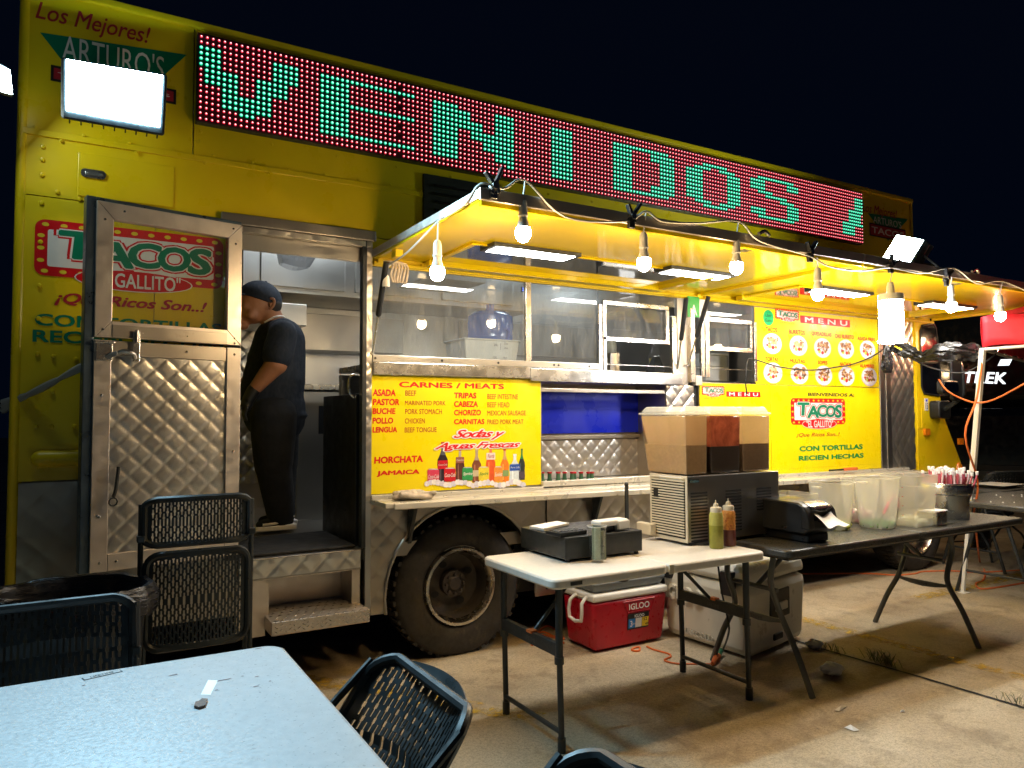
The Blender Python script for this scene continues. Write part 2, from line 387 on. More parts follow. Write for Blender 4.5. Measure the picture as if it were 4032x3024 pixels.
# lettering: the built-in font turned into a thin mesh
def text_mesh(s, shear=0, off=0, space=1.0):
    cu = bpy.data.curves.new('t', 'FONT'); cu.body = s; cu.shear = shear; cu.offset = off; cu.space_character = space
    cu.resolution_u = 3; cu.fill_mode = 'FRONT'
    ob = bpy.data.objects.new('t', cu)
    me = bpy.data.meshes.new_from_object(ob)
    bpy.data.objects.remove(ob); bpy.data.curves.remove(cu)
    return me
def boxes(name, m, par, lst, bevel=.003, **k): return [MB().box(*b_).build(name, m, par, bevel=bevel, **k) for b_ in lst]
TXY = {}
def text_pts(s, shear, off, space):
    k = (s, shear, off, space)
    if k not in TXY:
        me = text_mesh(s, shear, off, space)
        TXY[k] = ([(v_.co.x, v_.co.y) for v_ in me.vertices], [tuple(p.vertices) for p in me.polygons])
        bpy.data.meshes.remove(me)
    return TXY[k]
def text_to(mb, s, O, U, V, shear=0, off=0, space=1.0, ref=None):
    """fit the text box to origin O, full width vector U, full height vector V"""
    BOLD = off
    vs, fs = text_pts(s, shear, 0, space)
    rv = vs
    x0, x1 = min(p[0] for p in rv), max(p[0] for p in rv); y0, y1 = min(p[1] for p in rv), max(p[1] for p in rv)
    O, U, V = Vector(O), Vector(U), Vector(V)
    bk = (U.cross(V)).normalized()*-2e-5
    dirs = [(0, 0)]
    if BOLD: 
        n = 8 if BOLD > .03 else 4
        dirs += [(BOLD*math.cos(2*math.pi*(i+.5)/n), BOLD*math.sin(2*math.pi*(i+.5)/n)) for i in range(n)]
    for q, (dx, dy) in enumerate(dirs):
        mb.add([O+U*((p[0]+dx-x0)/(x1-x0))+V*((p[1]+dy-y0)/(y1-y0))+bk*q for p in vs], fs)
def wtext(s, x0, x1, z0, z1, y, m, parent, shear=0, off=.0, space=1.0, name='lettering', tilt=0):
    mb = MB(); text_to(mb, s, (x0, y, z0), (x1-x0, 0, tilt), (0, 0, z1-z0), shear, off, space)
    return mb.build(name, m, parent, fix=False)
def rrect(x0, x1, z0, z1, r, n=5):
    pts = []
    for cx, cz, a0 in ((x1-r, z0+r, -90), (x1-r, z1-r, 0), (x0+r, z1-r, 90), (x0+r, z0+r, 180)):
        for i in range(n+1):
            a = R(a0+90*i/n); pts.append((cx+r*math.cos(a), cz+r*math.sin(a)))
    return pts
def flat(mb, poly, y):
    return mb.add([(p[0], y, p[1]) for p in poly], [tuple(range(len(poly)))])
def disc(cx, cz, rx, rz=None, n=20):
    rz = rz or rx
    return [(cx+rx*math.cos(2*math.pi*i/n), cz+rz*math.sin(2*math.pi*i/n)) for i in range(n)]
# ================================================================ GROUND
g = MB().box(-40, 60, -30, 60, -.3, 0).build('ground', 'concrete'); g['kind'] = 'structure'
def zg(x, y): p = hit(2800+x*.557, 2100+y*.557, 2, 0); return (p.x, p.y)
jp = [(3.93, -.2), (3.915, -.95), (3.93, -1.25), (3.955, -1.6), (3.97, -2.05), (4.0, -4.5)]
mb = MB()
for i in range(len(jp)-1):
    (a, c), (d, e) = jp[i], jp[i+1]
    mb.add([(a-.012, c, .004), (a+.010, c, .004), (d+.012, e, .004), (d-.010, e, .004)], [(0, 1, 2, 3)])
mb.build('slab_joint', 'black_matt')['kind'] = 'structure'
mb = MB()
mb.add([(4.30, -.45, .006), (4.42, -.45, .006), (4.47, -1.9, .006), (4.36, -1.9, .006)], [(0, 1, 2, 3)])
mb.add([(.55, .7, .006), (.68, .75, .006), (1.95, -.95, .006), (1.80, -.98, .006)], [(0, 1, 2, 3)])
mb.add([(5.6, -.62, .006), (9.6, -.62, .006), (9.6, -.50, .006), (5.6, -.50, .006)], [(0, 1, 2, 3)])
mb.build('road_marking', 'road_paint')['kind'] = 'structure'

# ================================================================ FOOD TRUCK
TR = thing('food_truck', 'long yellow food truck with open awnings and stainless steel lower side', 'food truck', (3, 1.1, 0))
ZR, ZS = 3.405, 2.722        # roof line, riveted seam
XL, XR = -.25, 6.61
def skin(name, x0, x1, z0, z1, m='yellow', y=0, th=.03, **k): return MB().box(x0, x1, y, y+th, z0, z1).build(name, m, TR, **k)
skin('side_panel', XL, .462, ZS+.003, ZR, bevel=.003)
skin('side_panel', .468, XR, ZS+.003, ZR, bevel=.003)
skin('side_panel', XL, .706, 2.435, ZS-.003)
skin('side_panel', XL, .30, 1.135, 2.43)
skin('side_panel', .303, .70, 1.135, 2.43)
skin('side_panel', .706, 3.98, 2.435, ZS-.003)
skin('side_panel', 3.985, XR, 2.435, ZS-.003)
skin('side_panel', 1.40, 3.72, 2.272, 2.43); skin('side_panel', 3.725, XR, 2.272, 2.43)
# seam strip, drip rail and corner trims
MB().box(XL, XR, -.010, 0, ZS-.014, ZS+.016).build('seam_strip', 'yellow', TR, bevel=.003)
MB().box(XL-.01, XR+.01, -.022, .02, ZR-.02, ZR+.012).build('roof_rail', 'yellow', TR, bevel=.004)
MB().cyl((XL, .012, .40), (XL, .012, ZR), .022, n=12).build('corner_trim', 'yellow', TR, smooth=True)
MB().box(XR-.01, XR+.015, -.01, .03, 2.30, ZR).build('corner_trim', 'yellow', TR, bevel=.003)
# roof, back, front and far side of the box
MB().box(XL, XR, .03, 2.25, ZR-.05, ZR-.02).build('roof', 'yellow', TR)
MB().box(XL, XL+.03, .03, 2.25, .45, ZR-.05).build('rear_wall', 'yellow', TR)
MB().box(XR-.03, XR, .03, 2.25, .72, ZR-.05).build('front_wall', 'steel_dirty', TR)
MB().box(XL, XR, 2.22, 2.25, .35, ZR-.05).build('far_wall', 'steel', TR)
MB().box(XL+.03, XR-.03, .06, 2.2, .62, .698).build('kitchen_floor', 'steel_dirty', TR)
MB().box(XL+.03, XR-.03, .03, 2.2, 2.97, 3.0).build('kitchen_ceiling', 'steel', TR)
boxes('inner_lining', 'steel', TR, [(XL+.03, XR-.03, .034, .040, 2.29, 2.96), (XL+.03, .63, .034, .040, .70, 2.28)], 0)  # unseen steel lining added so cabinets do not mirror yellow panel backs
# chassis in shadow
mb = MB().box(XL+.1, XR+.6, .55, .75, .38, .6).box(XL+.1, XR+.6, 1.5, 1.7, .38, .6).box(2.4, 3.2, .12, .5, .3, .6)
mb.box(XL+.1, 1.4, .25, 2.1, .5, .6).box(3.4, 6.0, .10, 2.1, .42, .6)
mb.build('chassis', 'black_matt', TR)
# rivets
mb = MB()
rv = [(-.17, z) for z in (2.66, 2.6, 2.53, 2.40, 2.22, 2.02, 1.87, 1.71, 1.54, 1.38, 1.22)]+[(-.11, 2.46), (-.02, 2.44), (-.11, 1.70), (-.02, 1.69), (-.11, 1.54), (-.11, 1.38), (-.02, 1.38), (-.11, 1.2)]
rv += [(x*.19-.2, 2.745+.004*math.sin(x*5)) for x in range(36)]+[(x*.31-.1, 2.70) for x in range(22)]
rv += [(x*.42+.5, 3.365) for x in range(15)]+[(x*.35+.5, 2.86) for x in range(17)]
for x, z in rv: mb.sphere((x, -.004 if abs(z-2.72) > .05 else -.011, z), .011 if z < 2.7 else .008, 8, 4, (1, .55, 1))
mb.build('rivets', 'yellow', TR, smooth=True, kind='stuff')
# access hatch, its recessed latch and fuel door seam
mb = MB().box(-.03, .38, -.006, 0, 2.455, 2.66); h = mb.build('access_hatch', 'yellow', TR, bevel=.006)
mb = MB(); mb.prism(rrect(-.018, .085, 2.545, 2.585, .018), 1, -.014, -.006); lt = mb.build('hatch_latch', 'steel_bright', h, smooth=True)
MB().box(.0, .07, -.020, -.014, 2.556, 2.572).sphere((.012, -.016, 2.565), .006, 8, 4).sphere((.068, -.016, 2.565), .006, 8, 4).build('latch_lever', 'steel', h, bevel=.002)
# half round rub rail low on the yellow tail
mb = MB().cyl((-.15, -.004, 1.235), (.66, -.004, 1.235), .038, n=14).sphere((-.15, -.004, 1.235), .038, 14, 8); mb.build('rub_rail', 'yellow', TR, smooth=True)
MB().box(-.2, .66, -.007, 0, 1.285, 1.295).build('rail_strip', 'yellow', TR)
# lower steel of the tail
def tail(X, Z, h): return (X, .0-h*.6, Z)
quilt(XL+.02, .70, .42, 1.128, 0, .135, .005, fx=tail).build('quilted_sheet', 'quilt_dirty', TR, smooth=60)

# ---- doorway
boxes('door_jamb', 'black_metal', TR, [(.64, .70, -.02, .02, .70, 2.45), (1.345, 1.37, -.02, .03, .70, 2.42)])
quilt(1.372, 1.402, .95, 2.40, -.012, .10, .005).build('quilted_pillar', 'quilt', TR, smooth=60)
MB().box(1.370, 1.405, -.010, .03, .36, 2.42).build('pillar', 'steel', TR, bevel=.003)
mb = MB().box(.60, 1.42, -.030, .02, 2.405, 2.462).box(.70, 1.40, -.018, .02, 2.37, 2.404); mb.build('door_header', 'steel_dirty', TR, bevel=.004)
quilt(.70, 1.36, 2.372, 2.40, -.021, .12, .003, zp=.12).build('header_quilting', 'quilt', TR, smooth=60)
MB().box(.70, 1.345, -.015, .06, .585, .695).build('door_sill', 'steel_dirty', TR, bevel=.003)
quilt(.705, 1.34, .597, .690, -.017, .12, .006).build('sill_quilting', 'quilt', TR, smooth=60)
mb = MB().box(.84, 1.30, .20, .22, .33, .585).box(.70, .84, -.01, .02, .30, .585).box(1.30, 1.345, .0, .22, .33, .585).box(.84, .86, .0, .2, .33, .585); mb.build('step_recess', 'alu', TR)
mb = MB().box(.838, 1.345, -.165, .2, .335, .402); st = mb.build('entry_step', 'alu', TR, bevel=.004)
mb = MB()
for i in range(22):
    for j in range(3):
        x = .86+i*.0225; y_ = -.15+j*.10+(.05 if i % 2 else 0); s_ = 1 if i % 2 else -1
        mb.add([(x-.012, y_-.004*s_, .402), (x, y_-.006, .4055), (x+.012, y_+.004*s_, .402), (x, y_+.006, .4055)], [(0, 1, 2, 3)])
    for j in range(3):
        x = .862+i*.0225; z_ = .352+j*.022+(.010 if i % 2 else 0); s_ = 1 if i % 2 else -1
        mb.add([(x-.010, -.165, z_-.006*s_), (x, -.1695, z_-.004), (x+.010, -.165, z_+.006*s_), (x, -.1695, z_+.004)], [(0, 1, 2, 3)])
mb.build('tread_bumps', 'steel_bright', st, kind='stuff')
# lower steel side with the wheel arch
WX, WZ, WR = 1.986, .405, .405
def arch(x, z): return (x-WX)**2+(z-WZ)**2 < .50**2 or z < .29+(.03 if x < 1.6 else 0)
def lowf(X, Z, h): return (X, -.0-h, Z)
quilt(1.405, 6.46, .26, .945, 0, .125, .005, fx=lowf, hole=lambda x, z: arch(x, z) or (z < .27+.0*x)).build('quilted_skirt', 'quilt_dirty', TR, smooth=60)
boxes('skirt_seam', 'black_matt', TR, [(2.56, 2.566, -.012, .0, .33, .93), (4.70, 4.706, -.012, 0, .27, .93)], 0)
pts = [(WX+.50*math.cos(R(a)), -.008, WZ+.50*math.sin(R(a))) for a in range(-10, 191, 10)]
MB().tube(pts, .010, 6).build('arch_lip', 'steel', TR, smooth=True)
mb = MB()
for a in range(0, 181, 10):
    c0, s0 = math.cos(R(a)), math.sin(R(a)); c1, s1 = math.cos(R(a+10)), math.sin(R(a+10))
    if a < 180: mb.add([(WX+.5*c0, 0, WZ+.5*s0), (WX+.5*c1, 0, WZ+.5*s1), (WX+.5*c1, .5, WZ+.5*s1), (WX+.5*c0, .5, WZ+.5*s0)], [(0, 1, 2, 3)])
mb.box(WX-.5, WX+.5, .5, .52, .3, .92); mb.build('wheel_well', 'black_matt', TR)

# ---- wheels
def wheel(x, z, r, rimr, y0, front=False):
    wname = 'wheel'
    prof = [(rimr+.005, .02), (rimr+.02, -.01), (r-.09, -.030), (r-.03, -.018), (r-.008, .004), (r, .03), (r, .20), (r-.03, .24), (rimr, .23)]
    wh = MB().lathe([(a, y0+b_) for a, b_ in prof], (x, 0, z), 'y', 64).build(wname, 'rubber', TR, smooth=50)
    mb = MB()
    for i in range(46):
        a = 2*math.pi*i/46; c, s_ = math.cos(a), math.sin(a); t = Vector((-s_, 0, c))*.013
        o = Vector((x, 0, z))+Vector((c, 0, s_))*(r-.004)
        for (ya, yb) in ((-.004, .055), (.065, .12)):
            q = [o-t+Vector((0, y0+.01+ya, 0)), o+t+Vector((0, y0+.01+ya, 0)), o+t+Vector((0, y0+.01+yb, 0)), o-t+Vector((0, y0+.01+yb, 0))]
            u_ = Vector((c, 0, s_))*.012
            mb.hexa([p-u_*.8 for p in q]+[p+u_ for p in q])
    mb.build('tread_blocks', 'rubber', wh)
    if not front:
        mb = MB().lathe([(rimr+.012, y0+.0), (rimr+.004, y0-.022), (rimr-.012, y0-.024), (rimr-.022, y0-.008), (rimr-.030, y0+.02)], (x, 0, z), 'y', 56)
        rm = mb.build('rim', 'rim', wh, smooth=50)
        MB().lathe([(rimr-.0302, y0+.0205), (rimr-.040, y0+.07), (rimr-.050, y0+.12), (.10, y0+.135), (.07, y0+.12), (.0, y0+.12)], (x, 0, z), 'y', 56).build('wheel_disc', 'disc', wh, smooth=50)
        mb = MB()
        for i in range(4):
            a = R(90*i+28); mb.lathe([(.0, y0+.112), (.02, y0+.112)], (x+.128*math.cos(a), 0, z+.128*math.sin(a)), 'y', 14, 1.3, 1.0)
        mb.build('rim_opening', 'black_matt', wh)
        mb = MB().lathe([(.0, y0+.06), (.035, y0+.06), (.05, y0+.07), (.078, y0+.075), (.08, y0+.12)], (x, 0, z), 'y', 24)
        for i in range(8):
            a = R(45*i); mb.cyl((x+.058*math.cos(a), y0+.055, z+.058*math.sin(a)), (x+.058*math.cos(a), y0+.08, z+.058*math.sin(a)), .009, n=6)
        mb.build('hub', 'rust', wh)
    else:
        mb = MB().lathe([(rimr+.012, y0), (rimr+.004, y0-.02), (rimr-.012, y0-.022), (rimr-.03, y0+.02), (rimr-.06, y0+.03), (.10, y0-.01), (.08, y0-.04), (0, y0-.045)], (x, 0, z), 'y', 48)
        mb.build('rim', 'rim', wh, smooth=50)
        mb = MB()
        for i in range(8):
            a = R(45*i+10); p = (x+.10*math.cos(a), y0-.03, z+.10*math.sin(a)); mb.sphere(p, .017, 10, 6)
        mb.build('lug_nuts', 'steel_bright', wh, smooth=True)
wheel(WX, WZ, .415, .225, .06)
wheel(6.655, .39, .40, .245, .05, True)

# ---- counter shelf below the posters
mb = MB()
zf = .957
SL = .034
mb.hexa([(1.40, 0, .935), (6.44, 0, .935-SL), (6.44, -.205, .930-SL), (1.415, -.205, .930), (1.40, 0, .962), (6.44, 0, .962-SL), (6.44, -.205, zf-SL), (1.415, -.205, zf)])
def sbox(x0, x1, y0, y1, z0, z1): 
    k0, k1 = (x0-1.4)/5.04*SL, (x1-1.4)/5.04*SL
    return MB().hexa([(x0, y1, z0-k0), (x1, y1, z0-k1), (x1, y0, z0-k1), (x0, y0, z0-k0), (x0, y1, z1-k0), (x1, y1, z1-k1), (x1, y0, z1-k1), (x0, y0, z1-k0)])
sh = mb.build('counter_shelf', 'shelf', TR, bevel=.004)
sbox(1.46, 6.44, -.222, -.206, .922, .955).build('shelf_front_rail', 'shelf', sh, bevel=.004)
for q_ in [(1.40, 6.44, -.030, -.008, .963, .984), (1.40, 6.44, -.075, -.07, .9622, .967), (1.40, 6.44, -.12, -.115, .9612, .966)]: sbox(*q_).build('shelf_ridge', 'shelf', sh, bevel=.002)
for x in (1.62, 2.92, 4.2, 5.6): MB().hexa([(x, -.012, .70), (x+.02, -.012, .70), (x+.02, -.02, .70), (x, -.02, .70), (x, -.012, .93), (x+.02, -.012, .93), (x+.02, -.12, .93), (x, -.12, .93)]).build('shelf_bracket', 'black_metal', sh)
mb = MB().box(3.0, 3.022, -.262, -.25, .72, .99); mb.sphere((3.011, -.256, .985), .014, 10, 6); mb.build('support_strut', 'black_metal', TR)

# ---- sill band below the windows
mb = MB().box(1.405, 2.43, -.035, .0, 1.657, 1.727).build('window_sill', 'steel_bright', TR, bevel=.003)
mb = MB().box(2.434, 3.715, -.035, .0, 1.640, 1.722).build('window_sill', 'steel_bright', TR, bevel=.003)
MB().box(3.84, 3.905, -.035, .0, 1.64, 1.71).build('window_sill', 'alu', TR, bevel=.003)
mb = MB().box(1.405, 3.0, -.020, .015, 1.729, 1.768); wf = mb.build('lower_window_strip', 'steel', TR, bevel=.003)
mb = MB()
for x in (1.42, 1.83, 2.21, 2.62, 2.655, 2.9): mb.cyl((x, -.0215, 1.748), (x, -.019, 1.748), .0075, n=10)
mb.build('screw_holes', 'black_matt', wf)
MB().box(1.405, 4.50, .0, .03, 1.768, 1.77).build('glass_seat', 'steel', TR)
# frame round the window opening and posts
mb = MB().box(2.415, 2.455, -.012, .02, 1.729, 2.27); mb.build('mullion', 'steel_bright', TR, bevel=.003)
MB().add([(1.405, .008, 1.768), (2.415, .008, 1.768), (2.415, .008, 2.272), (1.405, .008, 2.272)], [(0, 1, 2, 3)]).build('window_pane', 'glass', TR)
MB().add([(2.455, .009, 1.768), (2.985, .009, 1.768), (2.985, .009, 2.272), (2.455, .009, 2.272)], [(0, 1, 2, 3)]).build('window_pane', 'glass', TR)
MB().add([(3.02, .006, 1.95), (3.60, .006, 1.95), (3.60, .006, 2.19), (3.02, .006, 2.19)], [(0, 1, 2, 3)]).build('window_pane', 'glass', TR)
MB().add([(3.0, .010, 2.20), (3.70, .010, 2.20), (3.70, .010, 2.272), (3.0, .010, 2.272)], [(0, 1, 2, 3)]).build('window_pane', 'glass', TR)
sf = MB().box(3.018, 3.605, -.022, .0, 2.168, 2.20).box(3.018, 3.605, -.022, 0, 1.925, 1.955).box(3.018, 3.045, -.022, 0, 1.725, 2.168).box(3.575, 3.605, -.022, 0, 1.955, 2.168).build('sliding_sash', 'steel_bright', TR, bevel=.003)
boxes('sash_track', 'steel_bright', TR, [(2.985, 3.012, -.018, .0, 1.725, 2.17), (3.625, 3.665, -.030, -.0, 1.715, 2.13), (3.67, 3.70, -.02, 0, 1.715, 1.76)], .002)
MB().box(3.70, 3.80, .0, .03, 1.64, 2.27).build('window_post', 'steel_dirty', TR)
MB().box(3.80, 3.845, -.03, .02, 1.66, 2.20).build('window_post', 'steel_bright', TR, bevel=.004)
sf = MB().box(3.91, 3.945, -.024, .0, 1.70, 2.16).box(3.955, 3.995, -.024, 0, 1.70, 2.16).box(3.996, 4.45, -.022, 0, 2.115, 2.15).box(3.996, 4.45, -.022, 0, 1.90, 1.935).box(4.43, 4.455, -.022, 0, 1.935, 2.115).box(4.462, 4.492, -.03, 0, 1.68, 2.14).build('sliding_sash', 'steel_bright', TR, bevel=.003)
MB().add([(3.996, .004, 1.935), (4.43, .004, 1.935), (4.43, .004, 2.115), (3.996, .004, 2.115)], [(0, 1, 2, 3)]).build('window_pane', 'glass', TR)
MB().add([(3.85, .008, 2.15), (4.497, .008, 2.15), (4.497, .008, 2.27), (3.85, .008, 2.27)], [(0, 1, 2, 3)]).build('window_pane', 'glass', TR)
# ---- niche with blue back and bottles
mb = MB().box(2.527, 3.60, .32, .34, 1.0, 1.64).box(2.52, 2.535, .0, .32, .985, 1.64).box(3.575, 3.60, .0, .32, .985, 1.64).box(2.527, 3.60, .0, .32, .96, .985).box(2.527, 3.60, 0, .32, 1.64, 1.655)
nb = mb.build('bottle_niche', 'steel_dirty', TR)
MB().box(2.54, 3.575, .295, .318, 1.30, 1.60).build('blue_panel', 'blue_panel', nb)
quilt(2.54, 3.575, .99, 1.25, .31, .105, .006).build('niche_quilting', 'quilt', nb, smooth=60)
boxes('niche_rail', 'steel_dirty', nb, [(2.535, 3.58, .0, .02, 1.575, 1.60), (2.535, 3.58, .28, .30, 1.26, 1.285)])
MB().box(2.527, 3.60, -.03, -.0, .962, 1.008).build('niche_lip', 'shelf', nb, bevel=.003)
quilt(3.58, 3.84, 1.0, 1.638, -.004, .125, .009).build('quilted_plate', 'quilt', TR, smooth=60)
MB().box(3.84, 3.90, .02, .03, .965, 1.64).build('dark_gap', 'black_matt', TR)
# body skin behind the posters
skin('side_backing', 1.405, 2.525, .965, 1.655, 'steel'); skin('side_backing', 3.90, 6.06, .94, 1.668, 'steel'); skin('side_backing', 4.495, 6.06, 1.672, 2.27, 'steel')
# pillar and quilted door on the right
boxes('steel_pillar', 'steel', TR, [(6.062, 6.13, -.012, .02, .93, 2.27), (6.137, 6.205, -.02, .02, .93, 2.27)])
quilt(6.205, 6.575, .93, 2.27, .0, .105, .009, zp=.14).build('quilted_door', 'quilt', TR, smooth=60)
MB().box(6.205, 6.61, .03, .05, .3, 2.27).build('door_backing', 'black_matt', TR)

# ---- cab
cabpoly = [(6.585, 2.30), (6.87, 2.36), (6.93, 2.20), (7.02, 1.60), (7.05, 1.44), (7.10, 1.36), (7.33, .98), (7.40, .85), (7.42, .47), (7.10, .42), (7.07, .60), (6.95, .76), (6.75, .84), (6.585, .86)]
mb = MB().prism(cabpoly, 1, .0, 2.1); cab = mb.build('cab', 'yellow', TR, bevel=.02)
win = [(6.70, 1.68), (6.735, 1.62), (6.98, 1.60), (7.012, 1.64), (6.995, 2.0), (6.955, 2.24), (6.92, 2.28), (6.73, 2.25), (6.70, 2.20)]
wn = MB().prism(win, 1, -.006, -.001).build('cab_window', 'car_black', cab, bevel=.004)
MB().tube([(p[0], -.006, p[1]) for p in win], .009, 6, close=True).build('window_rubber', 'black', wn, smooth=True)
MB().box(6.63, 6.645, -.006, 0, 1.3, 1.48).box(6.69, 6.70, -.006, 0, 1.3, 1.48).box(6.63, 6.70, -.006, 0, 1.295, 1.305).build('cab_door_handle', 'yellow', cab, bevel=.002)
MB().tube([(6.615, -.004, .9), (6.62, -.004, 2.28)], .006, 6).build('cab_door_seam', 'yellow', cab)
MB().prism(rrect(6.715, 6.79, 1.262-.03, 1.262+.032, .01), 1, -.022, 0).build('marker_light', 'amber', cab)
MB().prism(rrect(7.27, 7.345, 1.165-.03, 1.165+.03, .01), 1, -.022, 0).build('marker_light', 'amber', cab)
MB().lathe([(0, -.02), (.04, -.018), (.048, -.006), (.05, 0)], (7.285, 0, .90), 'y', 20, .8, 1.4).build('turn_signal', 'amber', cab, smooth=True)
mb = MB().box(6.745, 6.80, -.004, 0, 1.46, 1.575); pl = mb.build('number_sticker', 'ink_white', cab)
wtext('15', 6.752, 6.793, 1.475, 1.53, -.006, 'ink_black', pl); MB().box(6.762, 6.785, -.006, -.005, 1.545, 1.565).build('sticker_mark', 'blue_panel', pl)
# mirrors
def mpl(u0, v0, u1, v1, Y):
    p_, q_ = hit(u0, v1, 1, Y), hit(u1, v0, 1, Y); return (p_.x, q_.x, p_.z, q_.z)
x0, x1, z0, z1 = mpl(3700, 1500, 3764, 1550, -.27)
m_ = MB().prism(rrect(x0, x1, z0, z1, .03), 1, -.30, -.24).build('side_mirror', 'black', TR, bevel=.012, smooth=True)
MB().prism(rrect(x0+.02, x1-.02, z0+.02, z1-.02, .02), 1, -.303, -.3005).build('mirror_glass', 'mirror', m_)
x0, x1, z0, z1 = mpl(3745, 1412, 3778, 1578, -.25)
MB().prism(rrect(x0, x1, z0, z1, .03), 1, -.27, -.235).build('upper_mirror', 'black', TR, bevel=.012, smooth=True)
x0, x1, z0, z1 = mpl(3684, 1578, 3728, 1648, -.06)
MB().prism(rrect(x0, x1, z0, z1, .03), 1, -.10, -.0).build('mirror_mount', 'black', TR, bevel=.012, smooth=True)
MB().tube([hit(3700, 1620, 1, -.05), hit(3760, 1585, 1, -.2), hit(3790, 1545, 1, -.25), hit(3783, 1440, 1, -.25), hit(3740, 1400, 1, -.1)], .020, 8, 4).build('mirror_arm', 'black_metal', m_, smooth=True)
MB().box(7.30, 7.46, .05, 2.0, .40, .60).build('bumper', 'black_metal', TR, bevel=.02)

# ---- service door swung open against the side, with see-through upper pane
DL, DR = Vector((.045, -.17, 0)), Vector((.692, -.035, 0))
dv = (DR-DL); dn = Vector((dv.y, -dv.x, 0)).normalized()
def dp(a, z, o=0):                     # a: 0 free edge .. 1 hinge; o: outwards towards the viewer
    p = DL+dv*a+dn*o; return Vector((p.x, p.y, z))
def dbox(mb, a0, a1, z0, z1, o0=0, o1=.03):
    mb.hexa([dp(a0, z0, o1), dp(a1, z0, o1), dp(a1, z0, o0), dp(a0, z0, o0), dp(a0, z1, o1), dp(a1, z1, o1), dp(a1, z1, o0), dp(a0, z1, o0)])
ZB, ZM, ZT = .735, 1.775, 2.415
DO = MB()
dbox(DO, -.06, .0, ZB, ZT, -.045, .012); dbox(DO, .0, 1.0, ZT-.018, ZT, -.03, .012)
DO = DO.build('service_door', 'alu_side', TR, bevel=.003)
mb = MB()
def mitre(mb, z0, z1, w, wz):
    for q in ([(0, z0), (w, z0+wz), (w, z1-wz), (0, z1)], [(1, z0), (1-w, z0+wz), (1-w, z1-wz), (1, z1)], [(0.003, z1), (w+.003, z1-wz), (1-w-.003, z1-wz), (.997, z1)], [(.003, z0), (w+.003, z0+wz), (1-w-.003, z0+wz), (.997, z0)]):
        mb.hexa([dp(a, z, -.02) for a, z in q]+[dp(a, z, .022) for a, z in q])
mitre(mb, ZM+.006, ZT-.018, .105, .075); mb.build('upper_frame', 'alu', DO, bevel=.002)
for a0_, a1_, z0_, z1_ in ((.0, .105, ZB, ZM-.006), (.895, 1, ZB, ZM-.006), (.107, .893, ZB, ZB+.075)):
    mb = MB(); dbox(mb, a0_, a1_, z0_, z1_, -.02, .022); mb.build('lower_frame', 'alu', DO, bevel=.002)
mb = MB(); dbox(mb, .107, .893, ZM-.075, ZM-.006, -.015, .016); mb.build('middle_rail', 'steel_dirty', DO, bevel=.002); mb = MB(); dbox(mb, .107, .893, ZM+.007, ZM+.065, .0225, .026); mb.build('middle_rail', 'steel_dirty', DO, bevel=.002)
MB().add([dp(.10, ZM+.07, .0), dp(.90, ZM+.07, .0), dp(.90, ZT-.085, .0), dp(.10, ZT-.085, .0)], [(0, 1, 2, 3)]).build('door_pane', 'glass_door', DO)
def dq(X, Z, h): return dp(X, Z, .004+h)
quilt(.105, .895, ZB+.075, ZM-.075, 0, .158, .0055, fx=lambda X, Z, h: dp(X, Z, .004+h), zp=.10).build('quilted_panel', 'quilt', DO, smooth=60)
mb = MB()
for a, z in [(.05, ZT-.10), (.17, ZT-.05), (.95, ZT-.12), (.05, ZM+.04), (.95, ZM+.04), (.95, ZM+.015), (.95, ZM-.04), (.04, ZB+.25), (.95, 1.25), (.93, ZT-.045), (.05, 1.52), (.05, .98), (.06, ZB+.04), (.16, ZB+.04), (.3, ZM+.035), (.6, ZM+.035), (.6, ZM-.04)]:
    p = dp(a, z, .023); mb.sphere(p, .0065, 8, 4, (1, .6, 1))
mb.build('door_screws', 'steel_bright', DO, smooth=True)
mb = MB(); dbox(mb, .235, .28, ZM-.10, ZM+.04, .03, .036); mb.build('door_bolt', 'steel_bright', DO, bevel=.002)
mb = MB(); dbox(mb, .01, .11, ZM-.10, ZM-.012, .023, .028); dbox(mb, .0, .12, ZM-.022, ZM-.012, .0285, .04)
lt = mb.build('door_latch', 'steel_bright', DO, bevel=.002)
mb = MB().tube([dp(.13, ZM-.07, .03), dp(.17, ZM-.055, .05), dp(.23, ZM-.065, .05), dp(.25, ZM-.085, .03)], .010, 8, 4).cyl(dp(.255, ZM-.01, .045), dp(.255, ZM+.045, .045), .007); mb.build('latch_lever', 'steel', lt, smooth=True)
mb = MB().tube([dp(.155, 1.20, .05), dp(.14, 1.10, .05), dp(.125, 1.065, .05)], .008, 8, 3)
pts = [dp(.125+.026*math.cos(t*.7), 1.045+.018*math.sin(t*.7), .05) for t in range(9)]; mb.tube(pts, .004, 6, close=True); mb.build('pull_hook', 'black_metal', DO, smooth=True)
# clear wrap stretched from the latch back over the corner
mb = MB(); q0, q1 = dp(.13, ZM-.065, .05), Vector((-.30, .05, 1.47))
for k in range(3):
    o = Vector((0, -.004*k, .010*(k-1)))
    mb.tube([q0+o*.3, q0.lerp(q1, .33)+o+Vector((0, -.01, .010)), q0.lerp(q1, .66)-o*.6+Vector((0, -.01, .0)), q1+o*1.9], [.007, .010, .012, .014], 6, 6)
tag(mb.build('stretch_wrap', 'thinbag', None, smooth=True), 'twisted strip of clear plastic wrap pulled from the door latch to the rear corner', 'plastic wrap')
